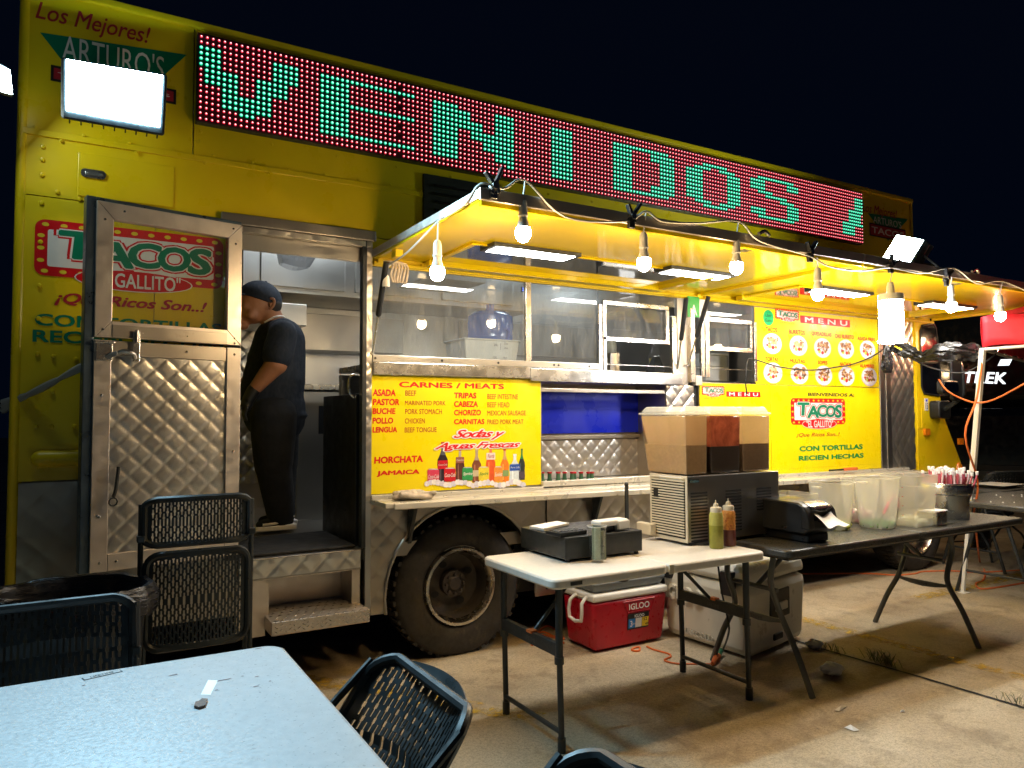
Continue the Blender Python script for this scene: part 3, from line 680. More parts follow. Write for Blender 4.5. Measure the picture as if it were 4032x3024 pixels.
# vent behind the awning
va, vb = hz(1500, 600, 1200, 300, 145), hz(1500, 600, 1200, 800, 480)
mb = MB().box(va.x, vb.x+.08, -.02, .0, 2.34, va.z-.01); vt = mb.build('side_vent', 'black_metal', TR, bevel=.004)
for i in range(5):
    z = va.z-.07-i*.048; MB().hexa([(va.x+.07, -.02, z-.012), (vb.x+.06, -.02, z-.012), (vb.x+.06, -.02, z), (va.x+.07, -.02, z), (va.x+.07, -.045, z-.012), (vb.x+.06, -.045, z-.012), (vb.x+.06, -.02, z+.006), (va.x+.07, -.02, z+.006)]).build('louvre', 'black_metal', vt)
# ================================================================ SIGNS (flat print on the side)
def line_t(s, reg, x0, y0, x1, y1, m, parent, y=-.0085, shear=0, off=0, space=1.0, name='lettering', mbs=None):
    a = hz(*reg, x0, y0, 1, y); c = hz(*reg, x1, y1, 1, y)
    mb = mbs or MB(); text_to(mb, s, (a.x, y, a.z), (c.x-a.x, 0, 0), (0, 0, c.z-a.z), shear, off, space)
    if mbs is None: return mb.build(name, m, parent, fix=False)
def logo(x0, x1, z0, z1, y, parent, que=None, dots=True):
    """round-cornered marquee board with bulbs, outlined name and an oval below"""
    W_, H_ = x1-x0, z1-z0
    f = lambda a, b_: (x0+a*W_, z0+b_*H_)
    mb = MB(); flat(mb, rrect(x0, x1, z0, z1, H_*.16), y); bd = mb.build('marquee_board', 'ink_red', parent, fix=False)
    mb = MB(); flat(mb, rrect(x0+W_*.062, x1-W_*.055, z0+H_*.17, z1-H_*.17, H_*.04), y-.0005); mb.build('white_field', 'ink_white', bd, fix=False)
    mb = MB(); nx = 11
    for i in range(nx):
        a = .05+.9*i/(nx-1)
        flat(mb, disc(*f(a, .915), W_*.018, H_*.036, 12), y-.0006)
        if a < .24 or a > .8: flat(mb, disc(*f(a, .085), W_*.018, H_*.036, 12), y-.0006)
    for i in range(3):
        for a in (.03, .973): flat(mb, disc(*f(a, .27+.22*i), W_*.018, H_*.036, 12), y-.0006)
    mb.build('marquee_bulb_prints', 'ink_yellow', bd, fix=False, kind='stuff')
    mb = MB(); flat(mb, disc(*f(.51, .02), W_*.315, H_*.20, 28), y-.0008); mb.build('oval_edge', 'ink_white', bd, fix=False)
    mb = MB(); flat(mb, disc(*f(.51, .02), W_*.308, H_*.185, 28), y-.0011); mb.build('oval', 'ink_red', bd, fix=False)
    # letters one by one: big T, then A C O S growing smaller, tilted a little
    gl = [('T', .11, .335, .34, .84), ('A', .28, .505, .25, .72), ('C', .46, .655, .28, .76), ('O', .62, .82, .27, .74), ('S', .79, .935, .25, .76)]
    for off, m_, dy in ((.085, 'ink_red', .0014), (.042, 'ink_white', .0018), (.008, 'ink_teal', .0022)):
        mb = MB()
        for ch, a0, a1, b0, b1 in gl:
            (xa, za), (xb, zb) = f(a0, b0), f(a1, b1)
            text_to(mb, ch, (xa+.015*W_, y-dy, za+.02*H_), (xb-xa-.03*W_, 0, 0), (0, 0, zb-za-.04*H_), .06, off+.03, ref=.03)
        mb.build('lettering', m_, bd, fix=False)
    for off, m_, dy in ((.05, 'ink_red', .0014), (.02, 'ink_white', .0026)):
        mb = MB(); xs = .29; 
        (xa, za), (xb, zb) = f(.27, -.11), f(.755, .155)
        text_to(mb, '"EL GALLITO"', (xa, y-dy, za), (xb-xa, 0, 0), (0, 0, zb-za), 0, off, ref=.02); mb.build('lettering', m_, bd, fix=False)
    if que:
        (xa, za), (xb, zb) = f(que[0], que[1]), f(que[2], que[3])
        mb = MB(); text_to(mb, '\u00a1Que Ricos Son..!', (xa, y-.001, za), (xb-xa, 0, 0), (0, 0, zb-za), .30, .004); mb.build('lettering', que[4], bd, fix=False)
    return bd
# --- lettering painted on the tail of the truck
G1 = (0, 800, 1000)
tg = MB().box(-.12, -.119, -.003, -.002, 2.3, 2.301).build('tail_artwork', 'yellow', TR)
a = hz(*G1, 300, 400); c = hz(*G1, 1942, 500)
zt, zb = hz(*G1, 420, 150).z, hz(*G1, 420, 636).z
zt = (zt+hz(*G1, 1850, 300).z)/2; zb = (zb+hz(*G1, 1850, 744).z)/2
logo(a.x, c.x, zb, zt, -.003, tg)
line_t('\u00a1Que Ricos Son..!', G1, 478, 888, 1800, 868, 'ink_darkred', tg, -.003, .32, .03)
z0 = hz(*G1, 310, 1062).z; z1 = hz(*G1, 310, 962).z; x1_ = hz(*G1, 1925, 1100).x; x0_ = hz(*G1, 310, 1000).x
wtext('CON TORTILLAS', x0_, x1_, z0, z1, -.003, 'ink_teal', tg, off=.03)
z0 = hz(*G1, 290, 1205).z; z1 = hz(*G1, 290, 1103).z
wtext('RECIEN HECHAS', hz(*G1, 290, 1150).x, x1_+.01, z0, z1, -.003, 'ink_teal', tg, off=.03)
# --- the round-the-corner roof signs at both ends
def roofsign(reg, mej, tri, art, box_, tac, par):
    sg = MB(); p = [hz(*reg, x, y, 1, -.002) for x, y in tri]; sg.add([(q.x, -.002, q.z) for q in p], [(0, 1, 2)]); sg = sg.build('roof_artwork', 'ink_teal', par, fix=False)
    line_t('Los Mejores!', reg, *mej, 'ink_darkred', sg, -.0035, .28, .01)
    line_t("ARTURO'S", reg, *art, 'ink_white', sg, -.0035, 0, .0)
    a, c = hz(*reg, box_[0], box_[1]), hz(*reg, box_[2], box_[3])
    MB().add([(a.x, -.0032, c.z), (c.x, -.0032, c.z), (c.x, -.0032, a.z), (a.x, -.0032, a.z)], [(0, 1, 2, 3)]).build('sign_border', 'ink_black', sg, fix=False)
    MB().add([(a.x+.012, -.0038, c.z+.012), (c.x-.012, -.0038, c.z+.012), (c.x-.012, -.0038, a.z-.012), (a.x+.012, -.0038, a.z-.012)], [(0, 1, 2, 3)]).build('sign_field', 'ink_darkred', sg, fix=False)
    wtext('TACOS', a.x+.03, c.x-.03, c.z+.03, a.z-.03, -.0045, 'ink_white', sg, off=.02)
roofsign((3200, 650, 400), (1080, 1060, 1835, 985), [(1200, 1045), (2080, 1180), (1640, 1650)], (1320, 1255, 1930, 1235), (1228, 1250, 2020, 1690), None, TR)
roofsign((0, 0, 1344), (230, 150, 975, 180), [(260, 210), (1210, 355), (720, 800)], (400, 390, 1065, 365), (330, 420, 1140, 680), None, TR)

# --- meat list poster
PY = -.006
def board(name, label, x0, x1, z0, z1):
    t = thing(name, label, 'menu board', ((x0+x1)/2, PY, z0), None)
    bp = MB().box(x0, x1, PY, -.001, z0, z1).build('panel', 'vinyl', t, bevel=.001); return t, bp
G = (1400, 1400, 1000)
ms, msb = board('meat_poster', 'yellow poster with red CARNES / MEATS list and soda bottles above the shelf', 1.404, 2.526, .988, 1.655)
line_t('CARNES / MEATS', G, 383, 274, 1290, 249, 'ink_red', msb, PY-.001, 0, .035)
for s, x0, y0, x1, y1 in [('ASADA',152,350,347,298),('PASTOR',152,430,380,380),('BUCHE',150,508,347,460),('POLLO',150,592,326,542),('LENGUA',150,670,360,622),('TRIPAS',860,370,1050,326),('CABEZA',860,446,1063,400),('CHORIZO',860,520,1090,474),('CARNITAS',860,598,1120,554)]:
    line_t(s, G, x0, y0, x1, y1, 'ink_red', msb, PY-.001, .06, .04)
for s, x0, y0, x1, y1 in [('BEEF',433,350,528,306),('MARINATED PORK',430,432,783,396),('PORK STOMACH',432,510,752,466),('CHICKEN',430,592,604,547),('BEEF TONGUE',428,670,706,624),('BEEF INTESTINE',1148,378,1415,338),('BEEF HEAD',1148,450,1340,408),('MEXICAN SAUSAGE',1148,522,1482,480),('FRIED PORK MEAT',1148,598,1462,556)]:
    line_t(s, G, x0, y0, x1, y1, 'ink_brown', msb, PY-.001, .04, .018)
line_t('HORCHATA', G, 165, 940, 583, 872, 'ink_red', msb, PY-.001, .05, .045); line_t('JAMAICA', G, 187, 1056, 553, 992, 'ink_red', msb, PY-.001, .05, .045)
for off, m_, dy in ((.11, 'ink_white', .004), (.025, 'ink_red', .0045)):
    for s, q in (('Sodas y', (850, 738, 1290, 642)), ('Aguas Frescas', (685, 835, 1425, 744))):
        a_, c_ = hz(*G, q[0], q[1]), hz(*G, q[2], q[3]); mb = MB()
        text_to(mb, s, (a_.x, PY-dy, a_.z), (c_.x-a_.x, 0, 0), (0, 0, c_.z-a_.z), .55, off, .88, ref=0); mb.build('lettering', m_, msb, fix=False)
def inkm(c): 
    k = 'i%.2f%.2f%.2f' % c
    if k not in K: K[k] = paint('printed ink', c, .4, var=.12, nscale=60)
    return k
def gp(x, y): p = hz(*G, x, y, 1, PY); return p.x, p.z
def bottle(xa, xb, yt, yb, glass, neck, label, lab=None, word=None, cap=(.5, .02, .02)):
    xm = (xa+xb)/2; w_ = (xb-xa)/2; H_ = yb-yt
    pr = [(-.28, 0), (-.28, .03), (-.25, .05), (-.26, .2), (-.55, .32), (-.95, .44), (-1, .55), (-.88, .72), (-1, .86), (-.9, 1)]
    def poly(lo, hi):
        L_ = [p for p in pr if lo <= p[1] <= hi]; return [gp(xm+p[0]*w_, yt+p[1]*H_) for p in L_]+[gp(xm-p[0]*w_, yt+p[1]*H_) for p in reversed(L_)]
    mb = MB(); flat(mb, poly(0, 1), PY-.0012); b_ = mb.build('printed_bottle', inkm(glass), msb, fix=False)
    mb = MB(); flat(mb, poly(.0, .32), PY-.0016); mb.build('bottle_neck', inkm(neck), b_, fix=False)
    mb = MB(); a0, a1 = gp(xm-w_*.3, yt-4), gp(xm+w_*.3, yt+H_*.035); flat(mb, [(a0[0], a1[1]), (a1[0], a1[1]), (a1[0], a0[1]), (a0[0], a0[1])], PY-.002); mb.build('bottle_cap', inkm(cap), b_, fix=False)
    if label:
        y0, y1, c_ = label; mb = MB(); a0, a1 = gp(xm-w_*.92, y0), gp(xm+w_*.92, y1); flat(mb, [(a0[0], a1[1]), (a1[0], a1[1]), (a1[0], a0[1]), (a0[0], a0[1])], PY-.002); mb.build('bottle_label', inkm(c_), b_, fix=False)
        if word: 
            a0, a1 = gp(xm-w_*.8, (y0+y1)/2+9), gp(xm+w_*.8, (y0+y1)/2-9); wtext(word, a0[0], a1[0], a0[1], a1[1], PY-.0026, 'ink_white', b_, .3)
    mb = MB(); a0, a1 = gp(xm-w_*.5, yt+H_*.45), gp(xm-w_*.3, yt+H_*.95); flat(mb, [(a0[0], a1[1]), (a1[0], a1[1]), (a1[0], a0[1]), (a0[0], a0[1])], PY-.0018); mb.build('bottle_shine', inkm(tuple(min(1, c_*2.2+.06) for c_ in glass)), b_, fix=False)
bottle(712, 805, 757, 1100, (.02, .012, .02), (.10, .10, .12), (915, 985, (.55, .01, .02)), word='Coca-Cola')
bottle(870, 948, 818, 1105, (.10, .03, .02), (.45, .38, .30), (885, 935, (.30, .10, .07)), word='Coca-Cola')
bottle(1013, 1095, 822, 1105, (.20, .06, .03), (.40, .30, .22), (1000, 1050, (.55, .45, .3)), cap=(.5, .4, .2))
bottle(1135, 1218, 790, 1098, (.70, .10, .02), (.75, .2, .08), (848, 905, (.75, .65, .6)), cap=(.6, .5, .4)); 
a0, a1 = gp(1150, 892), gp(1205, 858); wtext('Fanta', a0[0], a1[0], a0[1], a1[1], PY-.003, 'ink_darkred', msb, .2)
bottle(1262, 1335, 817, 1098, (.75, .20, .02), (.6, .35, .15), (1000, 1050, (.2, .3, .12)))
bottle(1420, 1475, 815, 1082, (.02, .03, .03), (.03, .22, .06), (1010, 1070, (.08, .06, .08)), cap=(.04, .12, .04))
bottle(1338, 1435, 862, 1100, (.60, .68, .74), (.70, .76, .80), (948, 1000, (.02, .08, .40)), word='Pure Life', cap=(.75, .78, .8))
for xa, xb, yt, yb, c_, w_ in [(625, 728, 985, 1115, (.62, .05, .10), 'Coca-Cola'), (770, 870, 976, 1098, (.55, .01, .02), 'Coca-Cola'), (928, 1020, 970, 1088, (.03, .28, .08), 'Sprite'), (1070, 1160, 966, 1092, (.75, .60, .04), 'Squirt'), (1205, 1280, 964, 1098, (.78, .28, .04), 'Sunkist')]:
    pl = [gp(xa+5, yt+8), gp(xa+15, yt), gp(xb-15, yt), gp(xb-5, yt+8), gp(xb, yt+18), gp(xb, yb-10), gp(xb-10, yb), gp(xa+10, yb), gp(xa, yb-10), gp(xa, yt+18)]
    mb = MB(); flat(mb, pl, PY-.0024); cn = mb.build('printed_can', inkm(c_), msb, fix=False)
    mb = MB(); flat(mb, [gp(xa+8, yt+9), gp(xa+16, yt+1), gp(xb-16, yt+1), gp(xb-8, yt+9)], PY-.0028); mb.build('can_top', inkm((.55, .55, .57)), cn, fix=False)
    a0, a1 = gp(xa+6, (yt+yb)/2+22), gp(xb-4, (yt+yb)/2-16); wtext(w_, a0[0], a1[0], a0[1], a1[1], PY-.003, 'ink_white' if w_ != 'Squirt' else 'ink_green', cn, .35, .01)
random.seed(3); mb = MB()
for i in range(26):
    cx = 618+i*33.5; cy = 1122-14*math.sin(i*.9)-random.uniform(0, 14); n = 6; a0 = random.uniform(0, 1)
    pl = [gp(cx+26*math.cos(a0+2*math.pi*k/n)*random.uniform(.8, 1.15), cy+30*math.sin(a0+2*math.pi*k/n)*random.uniform(.7, 1.1)) for k in range(n)]
    mb.cur = i % 3; flat(mb, pl, PY-.0032-.0001*i)
mb.build('printed_ice', [inkm((.74, .70, .76)), inkm((.60, .58, .68)), inkm((.82, .78, .78))], msb, fix=False)

# --- small menu panel, welcome panel and big menu
M_ = (2400, 1100, 1000); N_ = (3200, 900, 832); B_ = (2400, 1500, 1200); V_ = (2900, 1550, 1045.9)
sm, smb = board('small_menu_board', 'narrow yellow board with small red MENU bar behind the drink dispenser', 3.905, 4.655, .965, 1.660)
a, c = hz(*B_, 665, 112), hz(*B_, 830, 38); logo(a.x, c.x, a.z+.01, c.z, PY-.001, smb, que=(.06, -.42, .95, -.23, 'ink_brown'))
a, c = hz(*B_, 843, 115), hz(*B_, 1090, 80); mb = MB(); flat(mb, [(a.x, a.z), (c.x, a.z), (c.x, c.z), (a.x, c.z)], PY-.001); mb.build('red_bar', 'ink_red', smb, fix=False)
wtext('M E N U', a.x+.03, c.x-.03, a.z+.008, c.z-.008, PY-.002, 'ink_white', smb, off=.02)
wl, wlb = board('welcome_board', 'large yellow BIENVENIDOS A board with logo and green lettering', 4.660, 6.058, .956, 1.658)
line_t('BIENVENIDOS A:', B_, 1440, 108, 1775, 92, 'ink_black', wlb, PY-.001, .1, .035)
a, c = hz(*V_, 447, 200), hz(*V_, 900, 200); z1, z0 = hz(*V_, 680, 40).z, hz(*V_, 680, 256).z
logo(a.x, c.x, z0, z1, PY-.001, wlb)
line_t('\u00a1Que Ricos Son..!', V_, 500, 368, 860, 322, 'ink_brown', wlb, PY-.001, .32, .025)
line_t('CON TORTILLAS', V_, 528, 480, 1048, 422, 'ink_green', wlb, PY-.001, 0, .05)
line_t('RECIEN HECHAS', V_, 522, 558, 1055, 497, 'ink_green', wlb, PY-.001, 0, .05)
line_t('LLAMAR PARA SUGERENCIAS O RECLAMOS (323)365-1905', V_, 443, 627, 1122, 586, 'ink_black', wlb, PY-.001, 0, .02)
bm_, bmb = board('big_menu_board', 'yellow MENU board with ten round food pictures under the second awning', 4.498, 6.055, 1.664, 2.262)
a, c = hz(*M_, 1437, 345), hz(*M_, 1645, 285); logo(a.x, c.x, hz(*M_, 1437, 342).z, hz(*M_, 1437, 252).z, PY-.001, bmb, que=(.08, -.42, .9, -.24, 'ink_brown'))
u0 = hz(*M_, 1378, 335); mb = MB(); flat(mb, disc(u0.x, u0.z, .060, .062, 28), PY-.001); ub = mb.build('green_sticker', inkm((.0, .46, .14)), bmb, fix=False)
wtext('Uber', u0.x-.035, u0.x+.035, u0.z+.004, u0.z+.032, PY-.002, 'ink_black', ub); wtext('Eats', u0.x-.035, u0.x+.035, u0.z-.034, u0.z-.008, PY-.002, 'ink_black', ub); wtext('ORDER WITH', u0.x-.03, u0.x+.03, u0.z+.040, u0.z+.047, PY-.002, 'ink_black', ub)
a, c = hz(*M_, 1655, 380), hz(*M_, 2087, 357); mb = MB(); flat(mb, [(a.x, a.z), (c.x, a.z), (c.x, c.z), (a.x, c.z)], PY-.001); mb.build('red_bar', 'ink_red', bmb, fix=False)
wtext('M E N U', a.x+.06, c.x-.04, a.z+.011, c.z-.011, PY-.002, 'ink_white', bmb, off=.03)
def dish(reg, x, y, word, tq, seed, wreg=None):
    p = hz(*reg, x, y); pz = p.z
    mb = MB(); flat(mb, disc(p.x, pz, .108, .082, 32), PY-.001); d = mb.build('printed_plate', inkm((.62, .60, .72)), bmb, fix=False)
    mb = MB(); flat(mb, disc(p.x, pz, .094, .070, 28), PY-.0014); mb.build('plate_well', inkm((.74, .71, .78)), d, fix=False)
    rnd = random.Random(seed)
    pal = [((.30, .12, .05), 26, .052, .018), ((.55, .34, .14), 12, .050, .016), ((.10, .06, .04), 9, .05, .012)] if seed not in (1, 2, 6) else [((.62, .45, .24), 10, .035, .03), ((.30, .13, .05), 10, .05, .014), ((.55, .34, .14), 6, .04, .016)]
    for k, (c_, n_, sp_, rr_) in enumerate(pal):
        mb = MB()
        for i in range(n_):
            q = (p.x+rnd.uniform(-sp_, sp_)*1.25, pz+.012+rnd.uniform(-sp_, sp_)*.75); n2 = 7; r2 = rr_*rnd.uniform(.5, 1.1)
            flat(mb, [(q[0]+r2*math.cos(2*math.pi*j/n2)*rnd.uniform(.6, 1.2), q[1]+r2*math.sin(2*math.pi*j/n2)*rnd.uniform(.5, .9)) for j in range(n2)], PY-.0018-.0002*k-.00001*i)
        mb.build('printed_food', inkm(c_), d, fix=False, kind='stuff')
    for dx, dz, r_, c_ in [(.0, -.035, .017, (.62, .02, .02)), (.035, -.03, .015, (.28, .22, .03)), (-.035, -.03, .017, (.52, .60, .08)), (-.015, -.012, .012, (.8, .5, .6)), (.018, -.012, .012, (.8, .55, .62)), (-.055, -.012, .012, (.60, .03, .03))]:
        mb = MB(); a_ = rnd.uniform(-.01, .01); flat(mb, disc(p.x+dx+a_, pz+dz+rnd.uniform(-.006, .006), r_, r_*.85, 14), PY-.0026); mb.build('printed_salsa', inkm(c_), d, fix=False)
    line_t(word, wreg or reg, *tq, 'ink_red', d, PY-.0012, .04, .035)
dish(M_, 1412, 560, 'TACOS', (1362, 452, 1458, 424), 1); dish(M_, 1640, 578, 'BURRITOS', (1565, 473, 1700, 447), 2)
dish(M_, 1850, 598, 'QUESADILLAS', (1760, 490, 1932, 468), 3); dish(M_, 2053, 608, 'CALI BURRITO', (235, 1142, 430, 1120), 4, N_)
dish(N_, 567, 1270, 'ASADA FRIES', (472, 1166, 650, 1146), 5); dish(M_, 1418, 815, 'TORTAS', (1357, 710, 1470, 682), 6)
dish(M_, 1650, 825, 'MULITAS', (1572, 724, 1700, 700), 7); dish(M_, 1860, 838, 'SOPES', (1815, 738, 1897, 712), 8)
dish(M_, 2058, 845, 'NACHOS', (2007, 752, 2102, 726), 9); dish(N_, 585, 1552, 'ALAMBRES', (495, 1452, 643, 1426), 10)
# grade card in the window
a, c = hz(*M_, 680, 355, 1, -.026), hz(*M_, 850, 175, 1, -.026)
gc = thing('grade_card', 'green letter A grade card taped beside the second service window', 'grade card', (a.x, -.026, a.z))
MB().box(a.x, a.x+.115, -.028, -.026, c.z-.14, c.z+.01).build('green_card', inkm((.05, .40, .06)), gc); MB().box(a.x+.117, a.x+.195, -.028, -.026, c.z-.16, c.z-.005).build('white_card', 'paper', gc)
wtext('A', a.x+.032, a.x+.09, c.z-.125, c.z-.05, -.0295, 'ink_white', gc, off=.01)

# ================================================================ LED MESSAGE SIGN
LX0, LXE, LZT = .4889, 5.791, 3.326
PIT = (LXE-LX0)/191
LY = -.055
rows, cols = 16, 192
green = set()
def blk(c0, c1, r0, r1):
    for c_ in range(c0, c1+1):
        for r_ in range(r0, r1+1): green.add((c_, r_))
for q in [(0,0,2,5),(1,3,2,8),(4,6,6,12),(7,9,10,13),(10,12,6,12),(13,15,2,8),(16,17,2,5),
          (22,27,2,13),(28,41,2,2),(28,41,7,7),(28,41,13,13),
          (46,51,2,13),(52,54,3,6),(55,57,5,8),(58,60,7,10),(61,63,2,12),(64,65,2,13),(76,81,2,13),
          (94,99,2,13),(100,111,2,2),(100,111,13,13),(106,111,3,4),(109,111,5,10),(106,111,11,12),(112,113,3,12),
          (118,120,4,11),(121,123,3,12),(124,126,2,3),(124,126,12,13),(127,132,2,2),(127,132,13,13),(130,132,3,3),(130,132,12,12),(133,135,3,12),(136,137,4,11),
          (145,159,2,2),(142,147,3,5),(157,161,3,4),(145,150,6,6),(148,156,7,7),(154,159,8,8),(157,161,9,12),(142,147,11,12),(145,159,13,13),
          (188,191,2,5),(185,191,6,6),(185,190,7,9),(182,191,10,10),(182,187,11,13)]: blk(*q)
LS = thing('led_message_sign', 'long red LED sign with green scrolling letters V E N I D O S', 'led sign', (3.1, LY, 2.89))
MB().box(LX0-PIT*.6, LXE+PIT*.6, LY+.004, -.001, LZT-PIT*15.6, LZT+PIT*.75).build('sign_case', 'black_metal', LS, bevel=.003)
bd = MB(); bg_ = MB()
for m0 in range(12):
    bd.box(LX0+PIT*(16*m0-.5)+.0006, LX0+PIT*(16*m0+15.5)-.0006, LY, LY+.006, LZT-PIT*15.5, LZT+PIT*.5)
bd.build('led_modules', 'led_board', LS)
for (c_, r_) in green:
    X = LX0+PIT*c_; Z = LZT-PIT*r_; h_ = PIT*.5; bg_.add([(X-h_, LY-.0006, Z-h_), (X+h_, LY-.0006, Z-h_), (X+h_, LY-.0006, Z+h_), (X-h_, LY-.0006, Z+h_)], [(0, 1, 2, 3)])
bg_.build('green_lit_face', 'led_board_green', LS, fix=False)
dead = {(38, 1), (38, 3), (38, 5), (38, 9), (38, 11), (38, 15)}
mb = MB()
for c_ in range(cols):
    for r_ in range(rows):
        if (c_, r_) in dead: continue
        X = LX0+PIT*c_; Z = LZT-PIT*r_; gr = (c_, r_) in green; r1 = PIT*(.33 if gr else .26)
        n = 6; ring0 = [(X+r1*math.cos(2*math.pi*k/n), LY-.0008, Z+r1*math.sin(2*math.pi*k/n)) for k in range(n)]
        r2 = r1*(.60 if gr else .50); ring1 = [(X+r2*math.cos(2*math.pi*k/n), LY-.007, Z+r2*math.sin(2*math.pi*k/n)) for k in range(n)]
        mb.cur = 2 if gr else 0; mb.add(ring0+ring1, [(k, (k+1) % n, (k+1) % n+n, k+n) for k in range(n)])
        mb.cur = 3 if gr else 1; mb.add(ring1, [tuple(range(n))])
mb.build('led_dots', ['led_red', 'led_core', 'led_green', 'led_gcore'], LS, fix=False, kind='stuff')
for i, x in enumerate((1.1, 2.3, 3.5, 4.7)): pass

# ================================================================ AWNINGS (horizontal flaps hinged above the windows)
AZ = 2.320
def awning(x0, x1, label_):
    aw = MB().box(x0, x1, -1.275, -.012, AZ+.0, AZ+.018).build('awning', 'awning_yellow', TR, bevel=.002)
    rm = MB().box(x0-.004, x0+.022, -1.285, -.012, AZ-.012, AZ+.038).box(x0, x1, -1.30, -1.276, AZ-.030, AZ+.034).box(x1-.022, x1, -1.275, -.012, AZ-.020, AZ+.034)
    rm.build('awning_rim', 'awning_yellow', aw, bevel=.003)
    MB().box(x0-.012, x0-.004, -1.30, -.0, AZ+.0, AZ+.040).box(x0-.012, x1, -1.315, -1.30, AZ-.010, AZ+.042).build('edge_moulding', 'alu', aw, bevel=.003)
    MB().cyl((x0, -.012, 2.288), (x1, -.012, 2.288), .012, n=10).build('hinge', 'yellow', aw)
    return aw
aw1 = awning(1.412, 3.935, ''); aw2 = awning(3.955, 6.9, '')
def inset(aw, x0, x1):
    mb = MB().add([(x0, -.575, AZ-.003), (x1, -.575, AZ-.003), (x1, -.11, AZ-.003), (x0, -.11, AZ-.003)], [(0, 1, 2, 3)]); mb.build('polished_inset', 'mirror', aw)
    f = MB().box(x0-.05, x1+.05, -.11, -.045, AZ-.035, AZ-.001).box(x1, x1+.05, -.60, -.11, AZ-.030, AZ-.001).box(x0-.03, x0, -.60, -.11, AZ-.014, AZ-.001).box(x0-.03, x1+.05, -.60, -.578, AZ-.010, AZ-.001)
    f.build('inset_frame', 'awning_yellow', aw, bevel=.004)
inset(aw1, 1.76, 3.43); inset(aw2, 4.30, 6.35)
def ledpanel(aw, x0, x1):
    h = MB().box(x0-.03, x1+.03, -.675, -.515, AZ-.022, AZ-.001).build('led_panel', 'black_metal', aw, bevel=.002)
    MB().add([(x0, -.66, AZ-.0235), (x1, -.66, AZ-.0235), (x1, -.53, AZ-.0235), (x0, -.53, AZ-.0235)], [(0, 1, 2, 3)]).build('lit_diffuser', 'glow_led', h)
ledpanel(aw1, 1.85, 2.34); ledpanel(aw1, 3.06, 3.54); ledpanel(aw2, 4.46, 4.97); ledpanel(aw2, 5.78, 6.36)
boxes('hinge_bracket', 'yellow', aw1, [(x, x+.03, -.03, -.01, AZ-.035, AZ-.01) for x in (1.43, 1.7, 2.9, 3.4, 3.88)])
def gasstrut(aw, p, q, name='gas_strut'):
    p, q = Vector(p), Vector(q); m_ = p.lerp(q, .56)
    s_ = MB().cyl(p, m_, .016, n=12).sphere(m_, .017, 10, 6).build(name, 'black', aw, smooth=True)
    MB().cyl(m_, q, .006, n=8).cyl(q, q+Vector((0, .03, 0)), .010, n=8).build('strut_rod', 'steel_bright', s_, smooth=True)
def at(reg, x, y, Y): return hz(*reg, x, y, 1, Y)
gasstrut(aw1, at((1400, 1000, 1000), 268, 70, -.28), at((1400, 1000, 1000), 150, 860, -.03))
gasstrut(aw1, at(M_, 668, 165, -.26), at(M_, 592, 780, -.03))
gasstrut(aw2, at(M_, 862, 150, -.26), at(M_, 684, 745, -.03))
MB().box(1.43, 1.47, -.30, -.24, AZ-.05, AZ-.01).build('strut_bracket', 'yellow', aw1)
# awning latches
for x in (3.02, 5.05): MB().box(x, x+.06, -1.26, -1.19, AZ-.02, AZ-.001).tube([(x+.01, -1.33, AZ+.045), (x+.05, -1.335, AZ+.062), (x+.09, -1.33, AZ+.045)], .010, 6, 3).build('awning_latch', 'steel_bright', aw1 if x < 4 else aw2, smooth=True)

# ================================================================ LAMPS
# floodlights
def flood(name, label, c, m_glow, housing=True):
    """c: four face corners TL TR BR BL (world)"""
    c = [Vector(p) for p in c]; nrm = (c[1]-c[0]).cross(c[3]-c[0]).normalized()
    if nrm.dot(CAM-c[0]) < 0: nrm = -nrm
    cen = sum(c, Vector())/4
    t = thing(name, label, 'floodlight', tuple(cen))
    def grow(k, o, dz=0): return [cen+(p-cen)*k+nrm*o+Vector((0, 0, dz)) for p in c]
    MB().add(grow(1, .002), [(0, 1, 2, 3)]).build('lit_face', m_glow, t)
    a, b_ = grow(1.12, .0), grow(1.08, -.055)
    low = (c[3]-c[0])*.14
    a[2] = a[2]+low*.8; a[3] = a[3]+low*.8
    MB().hexa(b_+a).build('housing', 'black_metal', t, bevel=.012)
    mb = MB()
    for i in range(9):
        p = b_[0].lerp(b_[1], (i+.5)/9); q = b_[3].lerp(b_[2], (i+.5)/9)
        mb.hexa([p-nrm*.03, p-nrm*.03+Vector((.006, 0, 0)), p+Vector((.006, 0, 0)), p, q-nrm*.03, q-nrm*.03+Vector((.006, 0, 0)), q+Vector((.006, 0, 0)), q])
    mb.build('cooling_fins', 'black_metal', t)
    m0, m1 = (b_[0]+b_[3])/2, (b_[1]+b_[2])/2
    MB().tube([m0, m0-nrm*.12, m1-nrm*.12, m1], .008, 6).build('bracket', 'black_metal', t)
    return t
f1 = flood('floodlight', 'huge blinding white floodlight fixed to the truck at upper left', [hit(262, 235, 1, -.24), hit(640, 298, 1, -.24), hit(628, 500, 1, -.29), hit(262, 434, 1, -.29)], 'glow_flood')
def onplane(p0, n_, pts):
    p0, n_ = Vector(p0), Vector(n_); out = []
    for u_, v_ in pts:
        d = ray(u_, v_); out.append(CAM+d*((p0-CAM).dot(n_)/d.dot(n_)))
    return out
f2 = flood('floodlight', 'white floodlight cut off by the left edge of the photo', onplane((-.55, -.62, 2.85), (.62, -.45, -.42), [(-90, 215), (38, 275), (48, 372), (-85, 330)]), 'glow_flood2')
Z3 = (3200, 900, 832)
f3 = flood('floodlight', 'tilted square floodlight clamped on the awning edge at right', onplane((4.50, -1.33, 2.44), (-.72, .18, .42), [(3200+x*.3761, 900+y*.3761) for x, y in ((885, 70), (1162, 122), (1020, 350), (742, 300))]), 'glow_flood2')
